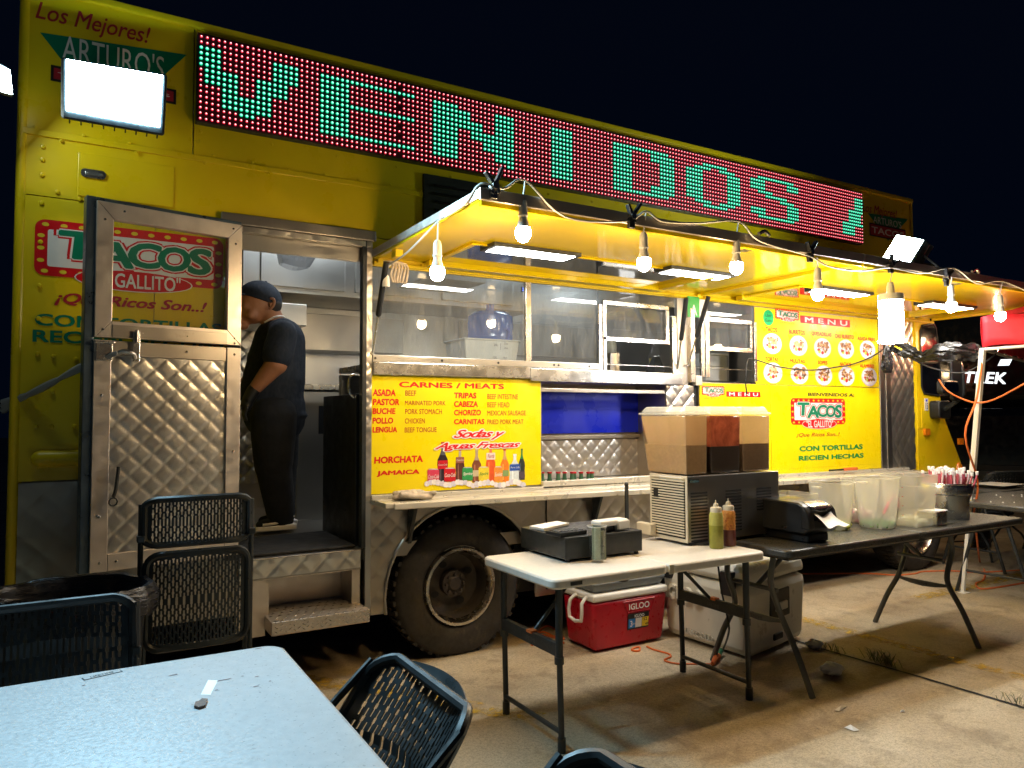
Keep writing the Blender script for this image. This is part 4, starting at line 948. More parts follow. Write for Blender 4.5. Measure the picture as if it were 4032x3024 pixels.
c0 = hz(*Z3, 760, 345, 1, -1.35); c1 = hz(*Z3, 830, 345, 1, -1.35)
wtext('150W', c0.x, c1.x, c0.z, c0.z+.018, c0.y, 'ink_white', f3); c1 = hz(*Z3, 960, 385, 1, -1.35); wtext('IP65', c1.x-.05, c1.x, c1.z, c1.z+.018, c1.y, 'ink_white', f3)

# string of bulbs
def make_bulb(label_, sway=0):
    t = thing('string_bulb', label_, 'light bulb', (0, 0, 0), 'warm bulbs on the string')
    sk = MB().lathe([(.0, 0), (.010, 0), (.016, -.008), (.019, -.02), (.020, -.065), (.022, -.068), (.022, -.074), (.019, -.078)], n=18).build('socket', 'white', t, smooth=True)
    MB().lathe([(.018, -.076), (.019, -.09), (.026, -.115), (.030, -.125)], n=20).build('bulb_base', 'white', t, smooth=True)
    MB().lathe([(.030, -.125), (.0335, -.138), (.034, -.150), (.030, -.167), (.020, -.180), (.008, -.186), (0, -.187)], n=20).build('lit_globe', 'glow_bulb', t, smooth=True)
    return t
bulbs = [((945, 590), 0, 1.38, 'bulb nearest the door hanging from the left side of the awning'),
         ((1130, 505), 1, -1.30, 'bulb hanging highest just right of the awning corner clamp'),
         ((1391, 570), 1, -1.30, 'bulb hanging below the black clamp right of the first light panel'),
         ((1591, 578), 1, -1.30, 'bulb on the short cord above the first serving window'),
         ((1767, 636), 1, -1.30, 'bulb hanging left of the tall white tube lamp'),
         ((2055, 663), 1, -1.30, 'bulb hanging right of the tall white tube lamp'),
         ((2161, 683), 1, -1.30, 'topmost of the three bulbs in front of the red canopy'),
         ((2161, 722), 1, -1.25, 'middle of the three bulbs in front of the red canopy'),
         ((2161, 752), 1, -1.20, 'lowest of the three bulbs in front of the red canopy')]
SV = 4032/2212
B0 = make_bulb('warm '+bulbs[0][3]); drops = []
far = {7: 1.34, 8: 1.62}
for i, (uv, ax, val, lab) in enumerate(bulbs):
    o = B0 if i == 0 else copy_tree(B0); o['label'] = 'warm '+lab
    if i in far:
        d = ray(uv[0]*SV, uv[1]*SV); p6 = hit(bulbs[6][0][0]*SV, bulbs[6][0][1]*SV, 1, -1.3); p = CAM+d*((p6-CAM).length/d.length*far[i])
    else: p = hit(uv[0]*SV, uv[1]*SV, ax, val)
    o.location = (p.x, p.y, p.z+.150); drops.append(Vector((p.x, p.y, p.z+.150)))
# spare empty socket with rag at the hinge
es = hz(1400, 1000, 1000, 265, 215, 1, -.24)
e = thing('empty_socket', 'empty white lamp socket dangling by the left gas strut', 'lamp socket', (es.x, es.y, es.z+.02))
MB().lathe([(.0, .02), (.010, .02), (.016, .012), (.019, 0), (.021, -.04), (.018, -.045), (.016, -.03), (.0, -.028)], (es.x, es.y, es.z+.0), n=18).build('socket_body', 'white', e, smooth=True)
MB().tube([(es.x, es.y, es.z+.02), (es.x+.01, es.y, es.z+.06), (es.x+.04, es.y+.02, es.z+.085)], .004, 6, 4).build('socket_wire', 'cord_white', e)
# cord
def ov(x, y, ax, val): return hit(x*SV, y*SV, ax, val)
top = AZ+.05
cp = [ov(840, 572, 0, 1.42), ov(880, 545, 0, 1.40), drops[0]+Vector((0, -.01, .085)), ov(960, 470, 0, 1.395), ov(1005, 440, 0, 1.395), Vector((1.41, -1.30, top+.01)), Vector((1.50, -1.33, top-.005)), drops[1]+Vector((0, -.02, .075)),
      ov(1220, 468, 1, -1.33), ov(1350, 478, 1, -1.33), drops[2]+Vector((0, -.02, .095)), ov(1430, 478, 1, -1.33), ov(1510, 482, 1, -1.33), drops[3]+Vector((0, -.02, .085)), ov(1640, 520, 1, -1.34), ov(1745, 552, 1, -1.34),
      ov(1790, 575, 1, -1.34), ov(1860, 585, 1, -1.34), ov(1922, 578, 1, -1.34), ov(1990, 590, 1, -1.34), drops[5]+Vector((0, -.02, .10)), ov(2110, 612, 1, -1.34), drops[6]+Vector((0, -.02, .09)), ov(2240, 640, 1, -1.34)]
mb = MB().tube(cp, .0055, 6, 5)
for k, d in enumerate(drops[:7]):
    if k == 4: mb.tube([ov(1765, 556, 1, -1.335), d], .004, 6)
    else: mb.tube([min(cp, key=lambda q: (q-d).length), d+Vector((0, 0, -.002))], .004, 6)
mb.tube([drops[6]+Vector((0, 0, .05)), drops[7]+Vector((0, 0, .0)), drops[8]], .0045, 6, 3)
tag(mb.build('string_light_wire', 'cord_white', None, smooth=True), 'white cord of the bulb string draped along the awning edge', 'cord')
# clamps
def clamp(p, ang, label_, m_='black', s=1.0):
    t = thing('spring_clamp', label_, 'clamp', tuple(p), 'clamps on the awning edge')
    p = Vector(p)
    def arm(a, l0, l1, w):
        d = Vector((math.cos(a), 0, math.sin(a))); n_ = Vector((-d.z, 0, d.x))*w
        q = [p+d*l0-n_, p+d*l1-n_*.7, p+d*l1+n_*.7, p+d*l0+n_]
        return MB().hexa([x+Vector((0, -.012, 0)) for x in q]+[x+Vector((0, .012, 0)) for x in q])
    arm(ang, -.035*s, .085*s, .009).build('handle', m_, t, bevel=.003)
    arm(ang+R(62), -.030*s, .060*s, .009).build('handle', m_, t, bevel=.003)
    MB().cyl(p+Vector((0, -.018, 0)), p+Vector((0, .018, 0)), .014*s, n=12).build('spring', 'steel_bright', t)
    MB().box(p.x-.022, p.x+.012, p.y-.010, p.y+.010, p.z-.055, p.z-.02).build('jaw', m_, t, bevel=.003)
clamp(ov(1068, 402, 1, -1.32), R(66), 'chrome and black clamp at the left corner of the awning', 'steel_bright', 1.15)
clamp(ov(1365, 468, 1, -1.33), R(52), 'black clamp above the third bulb from the left')
clamp(ov(1750, 545, 1, -1.33), R(52), 'black clamp between the light panel and the tube lamp')
clamp(ov(1925, 570, 1, -1.33), R(20), 'black clamp directly above the tall white tube lamp')
clamp(ov(2045, 600, 1, -1.33), R(38), 'pale clamp above the bulb right of the tube lamp')
# corn lamp
cl = ov(1925, 690, 1, -1.25); t = thing('tube_lamp', 'tall blinding white tube lamp hanging among the small bulbs', 'lamp', tuple(cl), None)
MB().lathe([(0, .155), (.072, .155), (.074, .14), (.074, .115), (.066, .11)], tuple(cl), n=24).build('lamp_cap', 'white', t, smooth=True)
MB().lathe([(.068, .11), (.068, -.125)], tuple(cl), n=24).build('lit_tube', 'glow_corn', t, smooth=True)
MB().lathe([(.066, -.125), (.078, -.128), (.078, -.142), (0, -.150)], tuple(cl), n=24).build('lamp_foot', 'glow_corn', t, smooth=True)
MB().lathe([(0, .235), (.016, .228), (.022, .20), (.024, .155)], tuple(cl), n=18).cyl(cl+Vector((0, 0, .235)), cl+Vector((0, -.04, .37)), .004).build('lamp_socket', 'white', t, smooth=True)
# ================================================================ KITCHEN INSIDE THE TRUCK
def TB(x0, x1, y0, y1, z0, z1, name, m, par=TR, bevel=.004, **k): return MB().box(x0, x1, y0, y1, z0, z1).build(name, m, par, bevel=bevel, **k)
uc = TB(.98, 3.4, 1.50, 2.2, 2.33, 2.96, 'upper_cabinet', 'steel')
for i, (xa, xb) in enumerate(((1.10, 1.72), (1.80, 2.45), (2.53, 3.2))):
    dr = TB(xa, xb, 1.478, 1.50, 2.37, 2.72, 'cabinet_door', 'steel', uc); TB(xa, xb, 1.47, 1.478, 2.70, 2.735, 'door_hinge_strip', 'steel', uc, .002)
TB(.1, 6.5, 2.14, 2.2, .7, 2.33, 'kitchen_back_panel', 'steel')
TB(1.36, 2.35, 1.86, 2.12, 1.95, 2.24, 'range_hood', 'steel_dirty')
TB(.80, 1.45, 1.55, 2.1, 2.10, 2.26, 'shelf_unit', 'steel')
kc = TB(1.30, 3.4, 1.22, 2.12, 1.61, 1.65, 'kitchen_counter', 'steel_bright')
TB(1.31, 3.4, 1.25, 2.12, .70, 1.60, 'counter_front', 'steel', kc); TB(1.46, 1.62, 1.242, 1.25, 1.30, 1.50, 'recessed_handle', 'black', kc)
quilt(.2, 1.3, .9, 2.1, 2.13, .16, .015).build('quilted_wall', 'steel', TR, smooth=60)
TB(1.342, 1.366, .07, .72, .70, 1.55, 'inner_black_door', 'black')
MB().tube([(1.338, .10, 1.66), (1.312, .10, 1.64), (1.312, .10, 1.56), (1.338, .10, 1.53)], .007, 8, 4).build('grab_handle', 'steel_bright', TR, smooth=True)
TB(.74, 1.33, .03, .62, .698, .714, 'door_mat', 'black_matt', TR, .006)
for x in (1.5, 3.3, 5.1):
    fx_ = TB(x-.45, x+.45, .85, 1.0, 2.945, 2.968, 'ceiling_fixture', 'white', TR); MB().add([(x-.42, .87, 2.943), (x+.42, .87, 2.943), (x+.42, .98, 2.943), (x-.42, .98, 2.943)], [(0, 1, 2, 3)]).build('lit_diffuser', 'glow_inside', fx_)
TB(2.0, 2.46, .6, 1.1, 2.36, 2.50, 'cooler_unit', 'steel'); a = at((1400, 1000, 1000), 1462, 310, .598); TB(a.x-.02, a.x+.035, .595, .60, a.z-.02, a.z+.02, 'display', 'black', TR, 0); wtext('36', a.x-.012, a.x+.018, a.z-.012, a.z+.012, .593, 'display', TR)
# things standing at the window
W_ = (1400, 1000, 1000)
a, c = at(W_, 945, 1000, .40), at(W_, 1420, 760, .40)
TB(1.45, 3.0, .08, .75, 1.70, 1.735, 'prep_counter', 'steel_bright'); TB(1.45, 3.0, .70, .75, .70, 1.69, 'prep_counter_front', 'steel')
t = thing('food_storage_box', 'white square tub with litre marks behind the serving window', 'storage tub', ((a.x+c.x)/2, .45, 1.735))
x0, x1 = a.x, c.x; zt_ = c.z
MB().hexa([(x0+.025, .41, 1.736), (x1-.025, .41, 1.736), (x1-.025, .68, 1.736), (x0+.025, .68, 1.736), (x0, .39, zt_), (x1, .39, zt_), (x1, .70, zt_), (x0, .70, zt_)]).box(x0-.008, x1+.008, .38, .71, zt_-.008, zt_+.004).build('tub_body', 'white', t, bevel=.008)
for s, x, y in (('22qt.', 1312, 783), ('20qt.', 1312, 822), ('20L', 1222, 792), ('16qt.', 1302, 905), ('15L', 1215, 900)):
    q = at(W_, x, y, .388); wtext(s, q.x-.017, q.x+.017, q.z-.008, q.z+.008, .386, 'ink_black', t)
q = at(W_, 1262, 835, .386); q2 = at(W_, 1262, 778, .386); MB().box(q.x-.001, q.x+.001, .385, .386, q.z, q2.z).build('scale_line', 'ink_black', t)
a, c = at(W_, 1010, 740, .52), at(W_, 1365, 520, .52); n0, n1 = at(W_, 1160, 530, .52), at(W_, 1222, 440, .52)
xm = (a.x+c.x)/2; r_ = (c.x-a.x)/2; zt2 = zt_+.006
t = thing('water_jug', 'blue upturned water jug standing on the white tub inside the window', 'water jug', (xm, .55, zt2))
MB().lathe([(0, 0), (r_*.92, .0), (r_, .02), (r_*.97, .06), (r_, .10), (r_*.97, c.z-zt2-.03), (r_*.75, c.z-zt2), (.03, c.z-zt2+.01), (.026, n1.z-zt2-.006), (.03, n1.z-zt2), (.0, n1.z-zt2)], (xm, .55, zt2), n=28).build('jug_body', 'jug_blue', t, smooth=True)
MB().tube([(xm+.05, .55-r_*.9, zt2+.005), (xm+.055, .55-r_*1.02, zt2+.05), (xm+.04, .55-r_, zt2+.07)], .012, 8, 3).build('jug_handle', inkm((.02, .08, .5)), t, smooth=True)
# pots and tablet in the open serving window
a = hz(*M_, 395, 850, 1, .35); t = thing('glass_jar', 'tall clear jar with red lid inside the open sliding window', 'jar', (a.x, .35, 1.735))
MB().lathe([(0, 0), (.045, 0), (.048, .02), (.048, .16), (.03, .20), (.03, .24)], (a.x, .35, 1.735), n=20).build('jar_body', 'clear', t, smooth=True); MB().cyl((a.x, .35, 1.975), (a.x, .35, 1.995), .034, n=18).build('jar_lid', 'red', t)
MB().cyl((a.x, .35, 1.74), (a.x, .35, 1.86), .042, n=16).build('jar_contents', inkm((.35, .30, .08)), t)
MB().box(3.05, 3.6, .12, .6, 1.70, 1.735).build('window_ledge', 'steel', TR)
a = hz(*M_, 430, 800, 1, .16); t = thing('card_reader', 'black tablet on a slanted stand at the serving window corner', 'tablet', (a.x, .2, 1.735))
MB().hexa([(a.x-.05, .14, 1.736), (a.x+.05, .14, 1.736), (a.x+.05, .26, 1.736), (a.x-.05, .26, 1.736), (a.x-.01, .20, 1.86), (a.x+.05, .20, 1.86), (a.x+.05, .22, 1.86), (a.x-.01, .22, 1.86)]).build('tablet_body', 'black', t, bevel=.004)
MB().box(3.0, 4.5, 2.05, 2.12, 2.0, 2.3).build('far_shelf', 'steel_dirty', TR); 
a = hz(*M_, 20, 570, 1, .5); t = thing('foam_cup_stack', 'pale stack of cups upside down inside the sliding window', 'cups', (a.x, .5, 1.9)); 
MB().box(a.x-.03, a.x+.06, .48, .56, 1.735, 1.90).build('cup_rack', 'steel', t); MB().lathe([(.045, .17), (.03, .27), (0, .27)], (a.x+.01, .52, 1.735), n=18).lathe([(.045, .20), (.031, .295), (0, .295)], (a.x+.01, .52, 1.735), n=18).build('cups', 'plastic_clear', t, smooth=True)
t = thing('stacked_crates', 'grey crates stacked behind the second serving window', 'crate', (4.45, .55, 1.70)); MB().box(4.38, 4.62, .4, .7, 1.70, 1.80).box(4.37, 4.63, .39, .71, 1.80, 1.82).box(4.38, 4.62, .4, .7, 1.825, 1.91).box(4.37, 4.63, .39, .71, 1.91, 1.93).build('crate_body', 'white', t, bevel=.004)
TB(3.9, 4.9, .30, .8, 1.68, 1.70, 'rear_ledge', 'steel_dirty')
# carrier bag hanging in the doorway
BG = (800, 800, 800)
tl, tr_, bl_, br_ = at(BG, 900, 295, .70), at(BG, 1214, 340, .70), at(BG, 828, 655, .70), at(BG, 1150, 705, .70)
random.seed(14); nz = [[random.uniform(-1, 1) for _ in range(15)] for _ in range(15)]
def bagF(s_):
    def F(u_, v_):
        t_ = bl_.lerp(br_, u_).lerp(tl.lerp(tr_, u_), v_); i, j = int(u_*12), int(v_*12)
        k = nz[i][j]*.012*(.4+v_); edge = math.sin(math.pi*u_)**.5
        return t_+Vector((.035*math.sin(v_*3.1)*(2*u_-1)+k*.5, s_*(.012+.055*edge*(1-.6*v_))+k, -.018*math.sin(math.pi*u_)*(1-v_)+k*.4))
    return F
mb = MB().grid(bagF(-1), 12, 12).grid(bagF(1), 12, 12)
tag(mb.build('carrier_bag', 'thinbag', None, smooth=20), 'crumpled grey carrier bag hanging at the top of the doorway', 'plastic bag')
# soda bottles in the niche
NG = (1400, 1400, 1000)
pb = None
for i, x in enumerate((1625, 1690, 1765, 1820, 1885, 1905, 1965, 2028, 2058)):
    q = at(NG, x, 1020, .12 if i % 2 else .07)
    if pb is None:
        pb = thing('soda_bottle', '', 'bottle', (0, 0, 0), 'glass soda bottles in the niche')
        MB().lathe([(0, -.20), (.028, -.20), (.028, -.09), (.014, -.035), (.0125, 0)], n=14).build('bottle_glass', inkm((.05, .14, .07)), pb, smooth=True); MB().cyl((0, 0, -.004), (0, 0, .006), .0155, n=12).build('bottle_cap', 'red', pb)
        o = pb
    else: o = copy_tree(pb)
    o['label'] = ['red capped soda bottle tight against the poster edge', 'soda bottle second from the poster in the niche row', 'third soda bottle from the poster in the niche', 'fourth soda bottle from the poster, its neck a bit higher', 'left one of the touching pair of bottles mid niche', 'right one of the touching pair of bottles mid niche', 'soda bottle standing alone right of the touching pair', 'second last bottle of the niche row, red cap', 'last soda bottle at the right end of the niche row'][i]
    o.location = (q.x, q.y, q.z)
# rag and cutter on the shelf
random.seed(11); mb = MB()
for k in range(7):
    pts = [(1.50+.22*random.random(), -.06-.11*random.random(), .972+.028*random.random()) for _ in range(5)]; mb.tube(pts, .014, 8, 5)
rg = mb.build('shelf_rag', 'rag', None, smooth=True); rm = rg.modifiers.new('r', 'REMESH'); rm.mode = 'VOXEL'; rm.voxel_size = .005; rg.modifiers.new('s', 'SMOOTH').iterations = 3
tag(rg, 'crumpled dirty cloth lying at the left end of the shelf', 'rag')
q0, q1 = at(D_ if False else (3200, 1500, 832), 130, 955, -.05), at((3200, 1500, 832), 420, 942, -.05)
t = thing('orange_lighter', 'orange and black gas lighter lying on the shelf below the phone number', 'lighter', (q0.x, -.05, .985))
MB().cyl((q0.x, -.09, .974), (q0.x+(q1.x-q0.x)*.5, -.09, .974), .008, n=8).build('lighter_barrel', 'black', t); MB().box(q0.x+(q1.x-q0.x)*.5, q1.x, -.10, -.08, .963, .988).build('lighter_grip', 'orange', t, bevel=.005)
# rag tied at the hinge
random.seed(5); mb = MB()
a = at(W_, 335, 150, -.22)
for k in range(6):
    mb.tube([(a.x-.06, a.y, a.z+.045), (a.x-.01+.015*k, a.y-.01, a.z+.04), (a.x-.02+.018*k, a.y-.005, a.z-.02-.012*(k % 3)), (a.x-.005+.012*k, a.y, a.z-.06)], .007, 6, 4)
tag(mb.build('hinge_rag', 'rag', None, smooth=True), 'torn pale cloth knotted round the top of the left gas strut', 'rag')

# ================================================================ PERSON
def blob(name, parts, m, par, vox=.010, it=6):
    mb = MB()
    for q in parts:
        if q[0] == 'c': mb.cyl(q[1], q[2], q[3], q[4], n=20).sphere(q[1], q[3], 16, 10).sphere(q[2], q[4], 16, 10)
        else: mb.sphere(q[1], 1, 20, 12, q[2])
    if True:
        # ellipsoids need their radii applied on each axis
        pass
    o = mb.build(name, m, par, smooth=180)
    r = o.modifiers.new('r', 'REMESH'); r.mode = 'VOXEL'; r.voxel_size = vox; r.use_smooth_shade = True
    s_ = o.modifiers.new('s', 'SMOOTH'); s_.iterations = it; s_.factor = .5
    return o
PXc, PYc = 1.085, .90
PE = thing('person', 'cook in dark cap, navy t-shirt and black gloves standing in the doorway looking down', 'person', (PXc, PYc, .70))
def V3(x, z, y=0): return (PXc+x, PYc+y, z)
HX = -.06                                            # the head is bowed forward
body = [('c', V3(-.03, 1.48), V3(-.01, 1.66), .165, .175), ('c', V3(-.01, 1.66), V3(.02, 1.90), .175, .15), ('c', V3(-.005, 1.955, -.15), V3(-.005, 1.955, .15), .075, .075),
        ('c', V3(.005, 1.97), V3(-.055, 2.11), .078, .070),
        ('e', V3(HX-.055, 2.155), (.122, .088, .128)), ('e', V3(HX-.090, 2.090), (.082, .070, .080)), ('c', V3(HX-.160, 2.105), V3(HX-.183, 2.070), .012, .017), ('e', V3(HX-.168, 2.035), (.020, .028, .013)), ('e', V3(HX-.165, 2.016), (.019, .025, .010)), ('e', V3(HX-.145, 1.995), (.034, .034, .026)),
        ('e', V3(HX-.135, 2.115, -.045), (.030, .026, .022)), ('e', V3(HX-.105, 2.065, -.062), (.035, .022, .035)),
        ('c', V3(-.01, 1.93, -.205), V3(-.055, 1.745, -.245), .074, .070), ('c', V3(-.055, 1.745, -.245), V3(-.175, 1.585, -.20), .066, .038),
        ('c', V3(-.01, 1.93, .205), V3(-.06, 1.74, .24), .07, .06), ('c', V3(-.06, 1.74, .24), V3(-.19, 1.60, .17), .058, .036),
        ('c', V3(-.03, 1.44, -.08), V3(-.03, 1.12, -.09), .10, .075), ('c', V3(-.03, 1.12, -.09), V3(.02, .78, -.09), .07, .045), ('c', V3(.0, 1.44, .08), V3(.03, 1.12, .09), .10, .075), ('c', V3(.03, 1.12, .09), V3(.05, .78, .09), .07, .045)]
bo = blob('body', body, 'skin', PE, .009, 4)
for sy in (-1, 1): MB().sphere(V3(HX-.160, 2.123, sy*.036), .011, 8, 6).build('eye', 'hair', bo, smooth=True)
mb = MB().tube([V3(HX-.008, 2.165, -.088), V3(HX+.012, 2.168, -.100), V3(HX+.022, 2.148, -.102), V3(HX+.014, 2.120, -.098), V3(HX-.006, 2.100, -.086)], .009, 8, 4).sphere(V3(HX+.004, 2.135, -.090), 1, 10, 6, (.012, .006, .026)); mb.build('ear', 'skin', bo, smooth=True)
blob('hair', [('e', V3(HX+.022, 2.140), (.070, .0885, .062)), ('e', V3(HX+.030, 2.100), (.050, .070, .045))], 'hair', PE, .009, 3)
mb = MB(); th = R(-16)
def rot(p_, c_=V3(HX-.05, 2.165)):
    x, y, z = p_[0]-c_[0], p_[1], p_[2]-c_[2]; return (c_[0]+x*math.cos(th)-z*math.sin(th), y, c_[2]+x*math.sin(th)*-1*-1+z*math.cos(th))
mb.sphere(V3(HX-.045, 2.170), 1, 28, 12, (.134, .102, .120), 0, math.pi*.53); mb.grid(lambda a, b_: V3(HX-.150-.075*b_*math.cos((a-.5)*2.2), 2.172-.020*b_-.016*(2*a-1)**2, (a-.5)*.16), 10, 4)
mb.sphere(V3(HX-.045, 2.290), .008, 8, 4); mb.v = [rot((p_[0], p_[1], p_[2])) for p_ in mb.v]; mb.v = [(p_[0], p_[1], p_[2]) for p_ in mb.v]
cp_ = mb.build('cap', 'navy', PE, smooth=True, solid=.006)
MB().tube([V3(-.085, 2.02, -.045), V3(-.03, 2.055, -.078), V3(.03, 2.065, -.05), V3(.05, 2.06, 0)], .006, 6, 4).build('white_collar', 'paper', PE, smooth=True)
shirt = [('c', V3(-.02, 1.45), V3(-.01, 1.66), .185, .192), ('c', V3(-.01, 1.66), V3(.02, 1.90), .195, .165), ('c', V3(.0, 1.955, -.16), V3(.0, 1.955, .16), .086, .086), ('c', V3(-.01, 1.93, -.21), V3(-.045, 1.80, -.24), .090, .094), ('c', V3(-.01, 1.93, .21), V3(-.05, 1.80, .235), .09, .09), ('e', V3(-.05, 1.58), (.175, .18, .17)), ('c', V3(.01, 1.42), V3(.0, 1.50), .180, .185), ('e', V3(.05, 1.86), (.13, .15, .13)), ('e', V3(.10, 1.43, -.06), (.09, .09, .03))]
blob('t_shirt', shirt, 'navy', PE, .011, 3)
legs = [('c', V3(-.03, 1.44, -.08), V3(-.03, 1.12, -.09), .15, .118), ('c', V3(-.03, 1.12, -.09), V3(.02, .82, -.09), .112, .090), ('c', V3(.02, 1.44, .08), V3(.05, 1.12, .09), .15, .118), ('c', V3(.05, 1.12, .09), V3(.06, .82, .09), .112, .090), ('e', V3(-.0, 1.44), (.16, .17, .12)), ('e', V3(.02, .79, -.09), (.08, .075, .03)), ('e', V3(.06, .79, .09), (.08, .075, .03))]
blob('trousers', legs, 'trouser', PE, .011, 3)
for sx, sy in ((0, -.09), (.05, .09)):
    sh_ = blob('shoe', [('c', V3(.05+sx, .765, sy), V3(-.10+sx, .748, sy), .045, .034), ('c', V3(.055+sx, .77, sy), V3(.04+sx, .81, sy), .045, .048)], 'trouser', PE, .008, 2)
    mb = MB().prism([(PXc+sx-.150, .714), (PXc+sx+.108, .714), (PXc+sx+.112, .750), (PXc+sx-.135, .742)], 1, PYc+sy-.050, PYc+sy+.050); mb.build('sole', 'shoe_sole', sh_, bevel=.008)
    MB().tube([(PXc+sx-.10, PYc+sy-.044, .755), (PXc+sx-.02, PYc+sy-.051, .762), (PXc+sx+.03, PYc+sy-.051, .787), (PXc+sx+.09, PYc+sy-.047, .80)], .009, 6, 4).build('side_stripe', 'shoe_sole', sh_)
for (h0, sy) in ((V3(-.175, 1.585, -.20), -1), (V3(-.19, 1.60, .17), 1)):
    x, y, z = h0; g_ = [('c', (x, y, z), (x-.03, y, z-.055), .041, .037), ('e', (x-.04, y, z-.085), (.036, .028, .045))]
    for k in range(4):
        fy = y+(-.028+.019*k); g_ += [('c', (x-.045, fy, z-.11), (x-.055, fy, z-.15-.008*(k in (1, 2))), .0095, .009), ('c', (x-.055, fy, z-.15), (x-.045, fy, z-.182), .009, .0075)]
    g_ += [('c', (x-.06, y, z-.075), (x-.085, y-.005, z-.125), .011, .009)]
    blob('glove', g_, 'black', PE, .005, 2)

# ================================================================ TABLES
def slab(name, x0, x1, y0, y1, z, m, par, r=.05, th=.042):
    return MB().prism(rrect(x0, x1, y0, y1, r), 2, z-th, z).build(name, m, par, bevel=.010, smooth=40)
# near table with bluish light on it
T1 = thing('near_folding_table', 'pale folding table in the lower left foreground lit blue-white by the floodlight', 'table', (.13, -2.6, 0))
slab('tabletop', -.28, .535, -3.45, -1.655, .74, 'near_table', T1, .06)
for x in (-.15, .42):
    for y in (-1.9, -3.2): MB().tube([(x, y, 0), (x, y+.02, .70)], .014).build('leg', 'grey_metal', T1, smooth=True)
MB().tube([(-.15, -1.885, .5), (.42, -1.885, .5)], .012).build('leg_crossbar', 'grey_metal', T1, smooth=True)
a0 = hit(325, 2675, 2, .7405); a1 = hit(478, 2640, 2, .7405)
mb = MB(); d = (a1-a0); n_ = Vector((-d.y, d.x, 0)).normalized()*.012
mb.add([a0-n_, a1-n_, a1+n_, a0+n_], [(0, 1, 2, 3)]); b1 = mb.build('maker_plate', 'black_metal', T1)
mb = MB(); mb.add([a0-n_*.75+d*.03+Vector((0,0,.0008)), a1-n_*.75-d*.03+Vector((0,0,.0008)), a1+n_*.75-d*.03+Vector((0,0,.0008)), a0+n_*.75+d*.03+Vector((0,0,.0008))], [(0, 1, 2, 3)]); mb.build('plate_field', 'near_table', b1)
mb = MB(); text_to(mb, 'LIFETIME', a0+d*.2-n_*.5+Vector((0, 0, .0016)), d*.6, n_*1.0); mb.build('lettering', 'black_metal', b1, fix=False)
def onT(x, y, z=.7405): return hit(x*.5877, 1900+y*.5877, 2, z)
mb = MB(); pp = [onT(*q) for q in ((1345, 1420), (1410, 1422), (1460, 1325), (1395, 1322))]; mb.add(pp, [(0, 1, 2, 3)]); tag(mb.build('paper_sticker', 'paper', None), 'small white torn sticker on the near table', 'sticker')
mb = MB(); pp = [onT(*q) for q in ((1300, 1510), (1335, 1518), (1375, 1505), (1392, 1462), (1355, 1460), (1330, 1478), (1310, 1482))]; mb.prism([(q.x, q.y) for q in pp], 2, .741, .746); tag(mb.build('food_scrap', inkm((.10, .05, .03)), None), 'brown scrap of food left on the near table', 'food scrap')
random.seed(2); mb = MB()
for x, y, s_ in ((1160, 1290, .012), (1720, 1300, .006), (1715, 1366, .008), (1625, 1297, .003), (1450, 1390, .004), (1810, 1330, .003), (560, 1360, .004), (1730, 1112, .010), (1500, 1322, .02)):
    q = onT(x, y); mb.add([(q.x-s_, q.y-.002, .7408), (q.x+s_, q.y-.001, .7408), (q.x+s_*.8, q.y+.003, .7408), (q.x-s_*.7, q.y+.002, .7408)], [(0, 1, 2, 3)])
mb.build('table_marks', inkm((.16, .08, .08)), T1)
# white four-foot table
T2 = thing('white_folding_table', 'white adjustable folding table holding the cash drawer and drink dispenser', 'table', (2.33, -1.08, 0))
slab('tabletop', 1.695, 2.335, -1.395, -.765, .742, 'white_table', T2, .045); slab('tabletop', 2.339, 2.975, -1.395, -.765, .742, 'white_table', T2, .045)
MB().box(1.78, 1.84, -1.3965, -1.3955, .712, .728).build('maker_badge', 'black_metal', T2)
for x in (1.785, 2.918):
    lf = MB()
    for y in (-1.315, -.845):
        l_ = MB().cyl((x-.01, y, .38), (x-.01, y, .70), .0165, n=12).cyl((x-.01, y, .37), (x-.01, y, .40), .021, n=12).cyl((x, y, .02), (x-.008, y, .38), .0135, n=12).cyl((x, y, 0), (x, y, .06), .018, n=12)
        lg = l_.build('leg', 'black_metal', T2, smooth=True)
    cb = MB().box(x-.024, x+.002, -1.315, -.845, .40, .455).build('leg_crossbar', 'black_metal', T2, bevel=.003)
    MB().box(x-.030, x+.004, -1.12, -1.08, .45, .462).build('release_latch', 'orange', cb)
    mb = MB(); text_to(mb, 'LIFETIME', (x-.0245, -1.06, .415), (0, -.085, 0), (0, 0, .018)); mb.build('lettering', 'grey_metal', cb, fix=False)
    MB().cyl((x-.005, -1.315, .085), (x-.005, -.845, .085), .011, n=10).build('lower_crossbar', 'black_metal', T2, smooth=True)
MB().cyl((1.79, -1.08, .44), (2.05, -1.08, .70), .009).build('folding_brace', 'black_metal', T2); MB().cyl((2.91, -1.08, .44), (2.62, -1.08, .70), .009).build('folding_brace', 'black_metal', T2)
MB().box(2.325, 2.352, -1.400, -1.394, .70, .742).build('hinge_joint', 'cream', T2)
